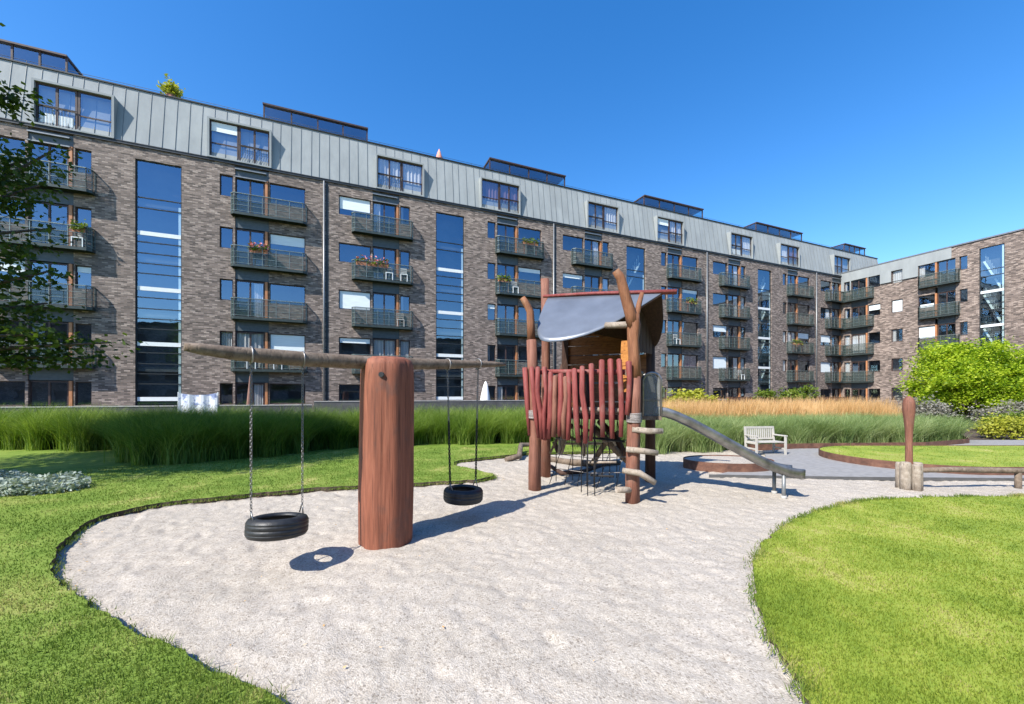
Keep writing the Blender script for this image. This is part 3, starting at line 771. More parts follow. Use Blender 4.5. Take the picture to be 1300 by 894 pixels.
for z in (.3, .55): mb.tube([(S0+1,SET+.6,TOP+z), (S1-1,SET+.6,TOP+z)], .011, 5)
obj('roof_rail', mb, M['dark_metal'], roof)
# pipes
mb = MB(); mb.tube([(0,-.07,.2), (0,-.07,EAVE-.06)], .055, 8)
for z in (1.5,4.5,7.5,10.5,13.5): mb.box(-.08, .08, -.09, -.0, z, z+.05)
pm = mb.mesh('downpipe', M['pipe'])
mb = MB(); mb.box(-.05, .05, -.012, .0, .2, EAVE-.08); em = mb.mesh('dark_wall_strip', M['dark_metal'])  # flat dark strip on the wall, just right of each downpipe
for p in PIPES:
    link('downpipe', pm, mainb, (p, 0, 0)); link('dark_wall_strip', em, mainb, (p+.16, 0, 0))
# dormers
def dormer_mesh(w_, h_):
    mb = MB(); t = .10
    mb.box(-t, w_+t, -.11, .9, h_, h_+t); mb.box(-t, 0, -.11, .9, 0, h_); mb.box(w_, w_+t, -.11, .9, 0, h_)
    mb.box(-t, w_+t, -.12, .02, -.07, 0)
    return mb
DW, DH = 2.85, 2.02
dm = dormer_mesh(DW, DH).mesh('dormer', M['zinc'])
mb = MB(); mb.quad((0,.6,0),(DW,.6,0),(DW,.6,DH),(0,.6,DH)); dback = mb.mesh('room_back', M['interior'])
fL = frame_mb(1.5, DH, .08, (.75,), (.95,)).mesh('window_frame', M['frame']); pL = pane_mb(1.5, DH).mesh('pane', M['glass'])
fR = frame_mb(1.33, DH, .07, (), (.8,)).mesh('window_frame', M['frame']); pR = pane_mb(1.33, DH).mesh('pane', M['glass'])
mb = MB()
mb.beam((0,-.03,.95),(1.5,-.03,.95),.03,.03)
for i in range(13): mb.beam((.06+i*.115,-.03,.05),(.06+i*.115,-.03,.95),.01,.01)
gr = mb.mesh('guard_rail', M['dark_metal'])
DB = {(47.4,'L'): (('low', 'dl'), None), (47.4,'R'): (None, 'bandR'), (63.1,'L'): (('cw',), 'cwR'), (63.1,'R'): (('dr',), 'drR'), (78.8,'L'): (None, 'cwR'), (78.8,'R'): (('cw',), 'bandR'), (94.5,'L'): (('low',), 'cwR'), (94.5,'R'): (('dr',), 'cwR'), (110.2,'L'): (None, None)}
for p, sd in cols:
    d = link('dormer', dm, mainb, (p+3.05 if sd == 'L' else p+10.0, 0, EAVE+.17))
    link('room_back', dback, d)
    a, b = (0, 1.53) if sd == 'L' else (1.35, 0)
    f1 = link('window_frame', fL, d, (a, .02, 0)); link('pane', pL, d, (a, .02, 0)); link('guard_rail', gr, d, (a, 0, 0))
    link('window_frame', fR, d, (b, .02, 0)); link('pane', pR, d, (b, .02, 0))
    q = DB.get((p, sd), (None, None))
    if q[0]:
        k, x0, x1, z0, z1 = BL[q[0][0]]
        link('curtain' if k != 'blind' else 'blind', me[k], d, (a+1.5*x0, .12 if k != 'blind' else .03, DH*z0), (1.5*(x1-x0), 1, DH*(z1-z0)))
    if q[1]:
        k, x0, x1, z0, z1 = BL[q[1][:-1]]
        link('curtain' if k != 'blind' else 'blind', me[k], d, (b+1.33*x0, .12 if k != 'blind' else .03, DH*z0), (1.33*(x1-x0), 1, DH*(z1-z0)))
# balcony columns: blinds by floor, bottom first: (big window, door, side window)
BLD = {
 (47.4,'L'): [(None,None,None), (None,'cl',None), ('half',None,'band'), (None,None,None), (None,None,None)],
 (47.4,'R'): [(None,'cr',None), ('full','cw','cw'), (None,'cr',None), ('half',None,None), (None,None,None)],
 (63.1,'L'): [(None,None,None), ('band','cw','cw'), ('full',None,'cl'), (None,None,None), ('most','cl','cl')],
 (63.1,'R'): [(None,'cl',None), (None,None,'cl'), (None,None,'band'), ('band',None,None), (None,None,None)],
 (78.8,'L'): [(None,None,None), (None,'cr',None), (None,None,None), ('band',None,'cw'), (None,'cr',None)],
 (78.8,'R'): [(None,'dr',None), ('dr',None,'cl'), (None,None,None), ('band',None,None), (None,None,None)],
 (94.5,'L'): [(None,None,None), ('full','cr','cw'), ('half',None,'cl'), (None,'cr','cw'), (None,'cr',None)],
 (94.5,'R'): [(None,None,'cw'), (None,None,'cw'), ('half','cw','cw'), (None,None,'cl'), (None,None,'cl')],
 (110.2,'L'): [(None,None,None), ('full','cl',None), ('most',None,'cr'), ('cr',None,None), (None,'cl',None)]}
def balcony(root, x, z, w_):
    o = link('balcony', me['slab'], root, (x, 0, z), (w_/BWID, 1, 1))
    link('railing', me['railing'], o); link('infill_panel', me['infill'], o)
def bay_column(root, L_, bl, floors=FLOORS, bal_from=1, top=EAVE):
    for i, Fz in enumerate(floors):
        b = bl[i]
        x, w_ = L_['win']; opening(root, 'win', x, Fz+.9, w_, HW, BL.get(b[0]))
        x, w_ = L_['side']; opening(root, 'side', x, Fz+.9, w_, HW, BL.get(b[2]))
        x, w_ = L_['door']; opening(root, 'door', x, Fz+.02, w_, HD, BL.get(b[1]), .1)
        link('wood_jamb', me['jamb'], root, (L_['jamb'], .1, Fz+.0))
        nt_ = (floors[i+1]-.17) if i+1 < len(floors) else top-.1
        link('spandrel_panel', me['panel'], root, (x, .055, Fz+HD+.06), (w_+.22, 1, nt_-Fz-HD-.06))
        if i >= bal_from: balcony(root, L_['bal'][0], Fz, L_['bal'][1])
for p, sd in cols:
    bay_column(mainb, layout(p, sd), BLD.get((p, sd), [(None,None,None)]*5))
mb = MB(); mb.box(0, D_+.1, -.1, .02, 0, .06); cn = mb.mesh('canopy_strip', M['pipe'])
for p, sd in cols:
    x, w_ = layout(p, sd)['door']; link('canopy_strip', cn, mainb, (x, .02, EAVE-.3)); link('canopy_strip', cn, mainb, (x, .05, EAVE-.72))
# stair glazing
def stair(root, x, z0, z1, w_, bands, flip=1, flights=True):
    mb = MB(); t = .05
    mb.box(0, w_, 0, .06, z0, z0+t); mb.box(0, w_, 0, .06, z1-t, z1); mb.box(0, t, 0, .06, z0+t, z1-t); mb.box(w_-t, w_, 0, .06, z0+t, z1-t)
    for bz_ in bands:
        for dz in (.46, 1.04, 1.57, 2.1):
            z = bz_-dz
            if z0+.1 < z < z1-.1: mb.box(t, w_-t, -.01, .05, z-.022, z+.022)
    for dz in (1.04, 1.57):
        z = bands[-1]+2.9-dz
        if z < z1-.1: mb.box(t, w_-t, -.01, .05, z-.022, z+.022)
    o = obj('stair_window', mb, M['dark_metal'], root, (x, .08, 0))
    mb = MB(); mb.quad((t,.03,z0+t),(w_-t,.03,z0+t),(w_-t,.03,z1-t),(t,.03,z1-t)); obj('pane', mb, M['stairglass'], o)
    mb = MB(); mb.box(.055, w_-.055, .0, .024, -.10, .11); wb_ = mb.mesh('white_band', M['white'])
    for bz_ in bands: link('white_band', wb_, o, (0, 0, bz_))
    mb = MB()
    for bz_ in (bands if flights else []):
        a, b = (.3, w_-.1) if flip > 0 else (w_-.3, .1)
        mb.beam((a, .5, bz_+.1), (b, .5, bz_+2.75), .05, .13)
        for k in range(9):
            f = k/9; mb.beam((a+(b-a)*f, .5, bz_+.2+2.65*f), (a+(b-a)*f, .5, bz_+1.0+2.65*f), .02, .02)
    if flights: obj('stair_flight', mb, M['white'], o)
    if flights or flip < 0 or True:
        mb = MB(); mb.box(w_-.17, w_-.055, .032, .05, z0+.06, z1-2.2 if flip > 0 else z1-.06); obj('white_jamb', mb, M['white'], o)
for i, x in enumerate(STAIRS): stair(mainb, x, .85, 14.0, 1.95, [1.5, 4.4, 7.3, 10.2], 1, i >= 2)
# roof pavilions: found along the roof from where the photo shows them
def s_at(px, back):
    q = (px-CX)/FPX      # X = q Y on the line P_(s, back)
    return (69.5+.3883*back+q*.9215*back)/(.9215-q*.3883)
def pavilion(xa, xb, h=1.78, back=2.0):
    a = s_at(xa, back); b = s_at(xb, back); w_ = b-a
    f = MB(); t = .08
    f.box(-.06, w_+.06, -.1, 3.3, h, h+.09)
    for k in range(5):
        x = w_*k/4; f.box(x-t/2, x+t/2, 0, t, 0, h)
    f.box(0, w_, .01, .06, .5, .56)
    o = obj('roof_pavilion', f, M['frame'], mainb, (a, back, TOP))
    g_ = MB(); g_.quad((0,.04,0),(w_,.04,0),(w_,.04,h),(0,.04,h)); g_.quad((0,.04,0),(0,.04,h),(0,3,h),(0,3,0)); g_.quad((w_,.04,0),(w_,3,0),(w_,3,h),(w_,.04,h))
    obj('glazing', g_, M['stairglass'], o)
    k_ = MB(); k_.box(.1, w_-.1, 3.02, 3.2, 0, h-.01); obj('back_wall', k_, M['zinc'], o)
for xa, xb in ((-60,84), (335,466), (622,717), (818,892), (960,1018), (1072,1098)): pavilion(xa, xb)

# wing
WR = math.atan2(-.9215, .3883)
def Q_(t, y=0, z=0): return (36.1+.3883*t+.9215*y, 44.5-.9215*t+.3883*y, z)
wing = thing('apartment_building', 'lower brick wing on the right with pale coping and grey roof band', 'building', Q_(0), WR)
WT, T1 = 15.1, 22.0
WL1 = dict(side=(.3, .55), door=(.95, 1.3), jamb=2.28, win=(2.5, 1.0), bal=(.3, 2.7))
WL2 = dict(win=(6.45, 1.2), door=(7.8, 1.2), jamb=7.63, side=(9.25, .5), bal=(6.55, 2.75))
WL3 = dict(side=(12.95, .5), door=(13.6, 1.2), jamb=14.85, win=(15.1, 1.3), bal=(13.4, 2.9))
holes = []
for L_ in (WL1, WL2, WL3):
    for Fz in FLOORS:
        for k in ('win', 'side'):
            x, w_ = L_[k]; holes.append((x, x+w_, Fz+.9, Fz+.9+HW))
    x, w_ = L_['door']; lo = min(x, L_['jamb']); hi = max(x+w_, L_['jamb']+.17); holes.append((lo, hi, .3, 14.0))
for Fz in FLOORS: holes.append((4.4, 5.3, Fz+.9, Fz+2.15))
holes.append((10.45, 11.9, .85, 14.3))
obj('wall', wall_mesh(0, T1, -.1, 15.0, holes), M['brick'], wing)
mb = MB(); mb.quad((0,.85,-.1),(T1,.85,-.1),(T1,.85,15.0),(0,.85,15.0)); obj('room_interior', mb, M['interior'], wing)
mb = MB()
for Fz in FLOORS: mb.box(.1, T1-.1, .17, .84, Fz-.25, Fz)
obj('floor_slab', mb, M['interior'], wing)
mb = MB(); mb.quad((T1,0,-.1),(T1,10,-.1),(T1,10,15.0),(T1,0,15.0)); mb.quad((0,10,-.1),(0,10,15.0),(T1,10,15.0),(T1,10,-.1)); obj('end_wall', mb, M['brick'], wing)
mb = MB(); mb.quad((0,-.08,15.0),(T1,-.08,15.0),(T1,10.1,15.0),(0,10.1,15.0)); mb.box(0, T1, -.08, .1, 15.003, 15.12); obj('roof', mb, M['pipe'], wing)
hz = [h for h in holes if h[3] > 13.0 and h[0] < 9.6]
mb = wall_mesh(.02, 8.75, 13.0, 14.99, [(h[0], h[1], max(h[2], 13.0), h[3]) for h in hz], .05, 0, -.05)
obj('zinc_band', mb, M['zinc'], wing)
mb = MB(); mb.box(3.6, 6.4, -.08, -.052, 12.94, 13.0); mb.box(.02, .25, -.08, -.052, 12.94, 13.0); obj('zinc_drip_edge', mb, M['dark_metal'], wing)
bay_column(wing, WL1, [(None,None,None), (None,None,'cw'), (None,'cw','cw'), ('half',None,'cl'), (None,None,'cl')], top=14.0)
bay_column(wing, WL2, [(None,None,None), (None,None,None), ('full',None,None), ('low',None,None), ('cl',None,None)], top=14.0)
bay_column(wing, WL3, [(None,None,None)]*5, top=14.0)
for i, Fz in enumerate(FLOORS): opening(wing, 'side', 4.4, Fz+.9, .9, 1.25, BL.get([None,None,'cl','full','cw'][i]))
stair(wing, 10.45, .85, 14.3, 1.45, [3.0, 5.9, 8.8+.0, 11.7][:0] + [1.7, 4.7, 7.6, 10.5], -1)

opp = thing('apartment_building', 'plain unseen brick block across the courtyard, added for dark window reflections', 'building', P_(20, -52), ROT)  # unseen block, added so the lower windows reflect something dark
holes = [(x, x+2.0, z+.8, z+2.2) for x in np.arange(2, 108, 4.2) for z in FLOORS]
holes = [tuple(float(v) for v in h) for h in holes]
holes = [h for h in holes if h[3] < 12]; mb = wall_mesh(0, 110, -.1, 12.4, holes, -.2); obj('wall', mb, M['brick'], opp)
mb = MB(); mb.box(0, 110, -9, -.2, -.1, 12.39); obj('room_interior', mb, M['frame'], opp)
mb = MB(); mb.box(-.2, 110.2, -9.2, .2, 12.4, 13.0); obj('roof', mb, M['dark_metal'], opp)

# terrace in front of the buildings
mb = MB(); mb.box(S0, 114.6, -2.6, 0, -.1, .28); o = struct('terrace', mb, M['paving']); o.location = P_(0); o.rotation_euler = (0,0,ROT)
mb = MB(); mb.box(.0, T1, -2.6, 0, -.1, .272); o = struct('terrace', mb, M['paving']); o.location = Q_(0); o.rotation_euler = (0,0,WR)
def terrace_wall(x0, x1, h, mat, label, y=-2.5):
    o = thing('terrace_wall', label, 'wall', P_(x0, y), ROT)
    mb = MB(); mb.box(0, x1-x0, -.08, .08, -.1, h); obj('wall_panel', mb, mat, o)
    mb = MB(); mb.box(0, x1-x0, -.1, .1, h, h+.05); obj('coping', mb, M['concrete'] if mat is not M['corten'] else mat, o)
terrace_wall(40, 62.6, 1.16, M['darkwall'], 'low dark terrace wall with pale coping behind the left grass hedge')
terrace_wall(62.7, 94, 1.34, M['darkwall'], 'low dark terrace wall behind the swing and the play tower')
terrace_wall(94.1, 111, 1.5, M['corten'], 'rusty low terrace wall behind the straw coloured grass')

# ------------------------------------------------------------------ things on terrace, balconies and roof
def parasol(loc, h, r, mat, label):
    t = thing('closed_parasol', label, 'parasol', loc)
    mb = MB(); mb.tube([(0,0,0), (0,0,h)], .025, 8); obj('pole', mb, M['pipe'], t)
    mb = MB(); mb.tube([(0,0,h*.28), (0,0,h*.32), (0,0,h*.6), (0,0,h*.9), (0,0,h+.03)], [r*.95, r, r*.75, r*.4, .02], 12, rough=.25, seed=h, flat=.9); obj('canopy', mb, mat, t)
    mb = MB(); mb.tube([(0,0,0), (0,0,.06)], .25, 12); obj('base', mb, M['concrete'], t)
def on_terrace(px, y): return P_(s_at(px, y), y, .28)
parasol(on_terrace(616.5, -1.2), 2.35, .42, M['cloth'], 'white closed parasol standing on the terrace behind the right tyre')
parasol(on_terrace(318, -1.3), 2.55, .2, M['browncloth'], 'faded brown closed parasol on the terrace behind the left tyre')
bs = s_at(230, -2.2); be = s_at(279, -2.2)
t_ = thing('banner', 'white cloth banner with blue pattern hung on the terrace wall', 'banner', P_(bs, -2.62), ROT)
def mat_banner():
    m, nt, b = newmat('printed_cloth'); v = coords(nt, 'Object', (1,1,1))
    f = nz(nt, v, 2.6, 4, .6)
    c = ramp(nt, f, [(.40, (.22,.27,.45)), (.46, (.62,.66,.76)), (.53, (.82,.83,.84))])
    nt.links.new(c, b.inputs['Base Color']); b.inputs['Roughness'].default_value = .8; return m
mb = MB(); wb = be-bs
for i in range(14):
    a, b = wb*i/14, wb*(i+1)/14; ya, yb = .03*math.sin(i*1.3), .03*math.sin((i+1)*1.3)
    sg = lambda x: 1.82-.10*(1-(2*x/wb-1)**2)
    mb.add([(a,ya,.7),(b,yb,.7),(b,yb,sg(b)),(a,ya,sg(a))], [(0,1,2,3)], 0, True)
obj('printed_cloth', mb, mat_banner(), t_)
mb = MB(); mb.beam((0,.05,-.1),(0,.05,1.86),.05,.05); mb.beam((wb,.05,-.1),(wb,.05,1.86),.05,.05); obj('post', mb, M['white'], t_)

def flower_box(p, sd, fl, dx, label, flower=True, w_=1.0):
    L_ = layout(p, sd); x = L_['bal'][0]+dx
    t = thing('flower_box', label, 'flower box', P_(x, -BP+.13, FLOORS[fl]-.02), ROT, 'flower boxes on balconies')
    mb = MB(); mb.box(0, w_, -.09, .09, .72, .93); mb.box(-.01, w_+.01, -.1, .1, .93, .95); mb.box(.1, .14, -.05, .05, 0, .72); mb.box(w_-.14, w_-.1, -.05, .05, 0, .72); obj('box', mb, M['terracotta'], t)
    C = np.stack([rng.random(260)*w_, rng.normal(0, .1, 260), 1.0+rng.normal(0, .11, 260)], -1)
    V, F_ = leaf_quads(C, .16); link('foliage', np_mesh('foliage', V, F_, M['hedge']), t)
    if flower:
        C = np.stack([rng.random(120)*w_, rng.normal(-.05, .1, 120), 1.1+rng.normal(0, .1, 120)], -1)
        V, F_ = leaf_quads(C, .15); link('blossom', np_mesh('blossom', V, F_, M['pink']), t)
flower_box(63.1, 'L', 3, .25, 'long box of pink flowers on the third floor balcony above the post', True, 1.9)
flower_box(47.4, 'R', 3, .9, 'pink flower box on the third floor balcony left of the first downpipe', True, .9)
flower_box(63.1, 'R', 3, .1, 'leafy green box on the third floor balcony right of the second stair window', False, .9)
flower_box(63.1, 'R', 4, 2.0, 'leafy green box on the top floor balcony right of the second stair window', False, 1.2)
flower_box(78.8, 'R', 3, 2.0, 'leafy green box on the third floor balcony behind the ridge pole end', False, 1.1)
flower_box(47.4, 'L', 3, 3.0, 'leafy green box on the third floor balcony beside the left tree', False, .5)
flower_box(94.5, 'R', 2, .3, 'yellow green box on a second floor balcony right of the third stair window', False, 1.6)
def chair(p, sd, fl, dx, mat, label):
    L_ = layout(p, sd)
    t = thing('balcony_chair', label, 'chair', P_(L_['bal'][0]+dx, -.27, FLOORS[fl]-.02), ROT, 'chairs on balconies')
    mb = MB(); mb.box(-.22, .22, -.2, .2, .42, .46); obj('seat', mb, mat, t)
    mb = MB()
    for z in (.6,.72,.84): mb.box(-.22, .22, .17, .2, z, z+.08)
    obj('backrest', mb, mat, t)
    for a in (-.2, .2):
        for b in (-.18, .18):
            mb = MB(); mb.beam((a,b,0), (a,b,.42 if b < 0 else .92), .035, .035); obj('leg', mb, mat, t)
for a in ((63.1,'L',3,2.2,M['white'],'white chair beside pink flowers on the third floor balcony above the post'),
          (63.1,'L',3,3.1,M['white'],'white chair at the right end of the third floor balcony above the post'),
          (63.1,'L',2,2.9,M['bench'],'pale chair on the second floor balcony directly above the post'),
          (47.4,'R',1,1.0,M['white'],'white chair on the first floor balcony just above the left beam, left of two'),
          (47.4,'R',1,2.3,M['white'],'white chair on the first floor balcony just above the left beam, right of two'),
          (63.1,'R',3,1.4,M['white'],'white chair on the third floor balcony behind the tower roof'),
          (78.8,'R',2,.9,M['white'],'white chair on the second floor balcony right of the tower'),
          (94.5,'L',1,2.6,M['white'],'white chair on a first floor balcony left of the third stair window'),
          (47.4,'L',3,3.2,M['white'],'white chair at the end of the third floor balcony beside the left tree')): chair(*a)
# things on the roof
t_ = thing('roof_plant', 'small round green bush showing above the roof edge at upper left', 'plant', P_(s_at(218, 1.0), 1.0, TOP))
mb = MB(); mb.tube([(0,0,0),(0,0,.4)], [.2,.26], 10); obj('pot', mb, M['terracotta'], t_)
V, F_ = leaf_quads(np.array([0,0,.75])+rng.normal(size=(420,3))*np.array([.2,.2,.17]), .2); link('foliage', np_mesh('foliage', V, F_, M['shrub']), t_)
t_ = thing('closed_parasol', 'small closed pink parasol on the roof edge', 'parasol', P_(s_at(557.5, 1.0), 1.0, TOP))
mb = MB(); mb.tube([(0,0,0),(0,0,1.0)], .02, 6); obj('pole', mb, M['pipe'], t_)
mb = MB(); mb.tube([(0,0,.25),(0,0,.35),(0,0,.7),(0,0,1.0)], [.2,.22,.13,.02], 10, rough=.2); obj('canopy', mb, simple('pink_cloth', (.75,.30,.22), .85), t_)

# ------------------------------------------------------------------ swing
PX, PY = -1.49, 4.79
sw = thing('swing_frame', 'massive red brown timber post carrying a crooked weathered cross beam', 'swing frame', (PX, PY, 0))
mb = MB(); zs_ = [-.2, 0, .05, .3, .6, .9, 1.2, 1.5, 1.75, 1.95, 2.05, 2.11, 2.145, 2.155]
rs_ = [.30, .30, .302, .306, .310, .308, .306, .305, .304, .300, .293, .27, .20, .10]
n_ = 112; o0 = 0
for i, (z, r) in enumerate(zip(zs_, rs_)):
    for k in range(n_):
        a = 2*math.pi*k/n_
        f = 1 + .035*noise.noise(Vector((math.cos(a)*2.2, math.sin(a)*2.2, z*.25)))*1.6 + .012*math.cos(a*9+z*.3)
        if abs(((a/(2*math.pi)*7+.06*math.sin(z*2)) % 1)-.5) < .028: f -= .028
        mb.v.append((r*f*math.cos(a)+.008*z, r*f*math.sin(a), z))
for i in range(len(zs_)-1):
    for k in range(n_):
        a = i*n_+k; b = i*n_+(k+1) % n_
        mb.f.append([a, b, b+n_, a+n_]); mb.m.append(0); mb.sm.append(True)
mb.f.append([(len(zs_)-1)*n_+k for k in range(n_)]); mb.m.append(0); mb.sm.append(True)
obj('post', mb, M['postwood'], sw)
mb = MB(); mb.tube([(.045,-.315,1.93), (.045,-.28,1.93)], [.03,.03], 10); obj('bolt', mb, M['dark_metal'], sw)
def bk(k): return (.70*k, .71*k)
mb = MB()
bpts = [(-1.87,2.115,.035),(-1.75,2.105,.05),(-1.5,2.085,.062),(-1.2,2.075,.07),(-.9,2.07,.074),(-.6,2.072,.076),(-.3,2.075,.074),(0,2.08,.074),(.3,2.09,.072),(.6,2.10,.066),(.9,2.115,.062),(1.2,2.135,.055),(1.5,2.15,.05),(1.8,2.165,.04),(1.98,2.175,.022)]
mb.tube([(*bk(k), z) for k, z, r in bpts], [r for k, z, r in bpts], 14, rough=.12, seed=4)
obj('beam', mb, M['weathered'], sw)
def tyre_mesh():
    mb = MB(); prof = []
    Ro, Ri, hw = .272, .165, .098
    for (r, z) in [(Ri,-hw*.75),(Ri+.02,-hw*.95),(Ro-.06,-hw),(Ro-.018,-hw*.86),(Ro-.003,-hw*.6),(Ro,-.05),(Ro-.003,-.047),(Ro-.003,-.041),(Ro,-.038),(Ro+.001,-.008),(Ro-.003,-.005),(Ro-.003,.003),(Ro+.001,.006),(Ro,.036),(Ro-.003,.039),(Ro-.003,.045),(Ro,.048),(Ro-.003,hw*.6),(Ro-.018,hw*.86),(Ro-.06,hw),(Ri+.02,hw*.95),(Ri,hw*.75),(Ri+.004,hw*.7),(Ro-.04,hw*.55),(Ro-.03,0),(Ro-.04,-hw*.55),(Ri+.004,-hw*.7)]: prof.append((r, z))
    n = 40; m_ = len(prof)
    for k in range(n):
        a = 2*math.pi*k/n
        for r, z in prof: mb.v.append((r*math.cos(a), r*math.sin(a), z))
    for k in range(n):
        for i in range(m_):
            a = k*m_+i; b = k*m_+(i+1) % m_; c = ((k+1) % n)*m_
            mb.f.append([a, b, c+(i+1) % m_, c+i]); mb.m.append(0); mb.sm.append(True)
    return mb.mesh('tyre', M['rubber'])
TM = tyre_mesh()
def chain_mb(a, b, link_=.045, thick=.006, rope_from=None):
    a = Vector(a); b = Vector(b); d = b-a; n = int(d.length/link_/.8); t = d.normalized()
    mb = MB(); r = t.cross(Vector((.3,.9,.1))).normalized(); u = t.cross(r)
    for i in range(n):
        c = a+d*((i+.5)/n); side = r if i % 2 else u
        pts = []
        for k in range(8):
            an = 2*math.pi*k/8; pts.append(c+t*math.cos(an)*link_*.58+side*math.sin(an)*link_*.30)
        pts.append(pts[0]); pts.append(pts[1]); mb.tube([tuple(p) for p in pts], thick, 4, caps=False)
    return mb
def swing(kc, k0, k1, z, label, rope=False, tilt=(0,0)):
    c = Vector((PX+.70*kc, PY+.71*kc, z))
    t = thing('tyre_swing', label, 'tyre swing', tuple(c), 0, 'tyre swings hanging from the beam')
    ty = link('tyre', TM, t); ty.rotation_euler = (R(tilt[0]), R(tilt[1]), .3)
    for i, k in enumerate((k0, k1)):
        zb = np.interp(k, [q[0] for q in bpts], [q[1] for q in bpts])
        top = Vector((PX+.70*k, PY+.71*k, zb))-c
        dr = Vector((.70*(k-kc), .71*(k-kc), 0)).normalized()
        eye = dr*.225+Vector((0,0,.19)); mb = MB()
        if rope:
            obj('rope', chain_mb(top*.52+eye*.48, eye, .04, .007), M['rope'], t)
            obj('chain', chain_mb(top, top*.52+eye*.48, .04, .0045), M['chain'], t)
        else:
            obj('chain', chain_mb(top, eye, .036, .0038), M['chain'], t)
        mb = MB(); sd_ = Vector((-dr.y, dr.x, 0))*.05
        for q in (-1, 1): mb.tube([tuple(eye), tuple(dr*.215+sd_*q+Vector((0,0,.085)))], .007, 6)
        obj('shackle', mb, M['steel'], t)
        mb = MB(); rr = .075
        mb.tube([tuple(top+Vector((math.sin(a)*rr*.71*-1, math.sin(a)*rr*.70, math.cos(a)*rr))) for a in np.linspace(0, 2*math.pi, 13)], .009, 5, caps=False); obj('hanger', mb, M['chain'], t)
swing(-1.15, -1.375, -.922, .42, 'nearer black tyre hanging on steel chains left of the post', False, (-6, 2))
swing(1.165, .895, 1.436, .325, 'farther black tyre hanging on dark ropes right of the post', True, (0, 2))

# ------------------------------------------------------------------ play tower
Lp, Rp, BLp, BRp = Vector((.41,7.3,0)), Vector((1.93,6.49,0)), Vector((.76,8.6,0)), Vector((2.73,8.0,0))
tw = thing('play_tower', 'rustic timber play tower with curved grey metal roof and red picket fence', 'play tower', (1.45, 7.6, 0))
T0 = Vector((1.45, 7.6, 0))
def TT(p): return tuple(Vector(p)-T0)
def trunk(name, pts, rad, mat, seed, n=14, rough=.10):
    mb = MB(); mb.tube([TT(p) for p in pts], rad, n, rough=rough, seed=seed); return obj(name, mb, mat, tw)
trunk('post', [(.41,7.3,-.2),(.41,7.3,.5),(.42,7.31,1.0),(.40,7.32,1.6),(.37,7.32,2.2),(.35,7.33,2.7)], [.115,.108,.10,.098,.096,.09], M['towerpost'], 1)
trunk('branch', [(.35,7.33,2.68),(.34,7.34,3.0),(.33,7.35,3.22),(.26,7.36,3.36),(.19,7.36,3.47)], [.075,.068,.066,.064,.055], M['barkwood'], 2)
trunk('post', [(BLp.x-.05,BLp.y,-.2),(BLp.x-.04,BLp.y,1.2),(BLp.x-.05,BLp.y-.1,2.8),(.68,8.35,4.1)], [.11,.10,.092,.088], M['towerpost'], 3)
trunk('post', [(1.93,6.49,-.2),(1.93,6.49,.4),(1.95,6.49,1.0),(1.965,6.49,1.6),(1.97,6.50,2.0)], [.112,.104,.102,.106,.098], M['towerpost'], 4, rough=.16)
trunk('upper_trunk', [(1.97,6.50,1.98),(1.96,6.505,2.3),(1.945,6.52,2.6),(1.955,6.52,2.85),(1.96,6.53,3.0)], [.097,.09,.094,.108,.085], M['barkwood'], 14, rough=.18)
trunk('branch', [(1.955,6.52,2.78),(1.90,6.50,3.0),(1.82,6.48,3.25),(1.76,6.46,3.45),(1.72,6.45,3.58),(1.64,6.44,3.68)], [.10,.092,.085,.078,.07,.06], M['barkwood'], 5)
trunk('branch', [(1.965,6.53,2.85),(2.02,6.55,3.03),(2.06,6.56,3.2),(2.11,6.58,3.36)], [.062,.048,.042,.034], M['barkwood'], 6)
trunk('post', [(BRp.x,BRp.y,-.2),(BRp.x,BRp.y,1.4),(BRp.x+.0,BRp.y,3.1)], [.10,.095,.085], M['darkplank'], 7)
# deck
mb = MB(); mb.prism([TT(p)[:2] for p in (Lp+Vector((-.05,-.02,0)), Rp+Vector((0,-.05,0)), BRp, BLp)], 1.30, 1.38)
obj('deck', mb, M['darkplank'], tw)
trunk('deck_rail', [(Lp.x,Lp.y-.05,1.42),(1.1,6.82,1.47),(Rp.x,Rp.y+.02,1.44)], [.05,.045,.05], M['paleLog'], 8, 10)
trunk('deck_rail', [(Lp.x-.02,Lp.y-.02,2.12),(1.1,6.86,2.10),(Rp.x+.02,Rp.y-.02,2.07)], [.045,.04,.045], M['redwood'], 9, 10)
trunk('deck_rail', [(Rp.x-.1,Rp.y-.02,2.06),(2.15,6.75,2.06)], [.05,.045], M['weathered'], 28, 10)
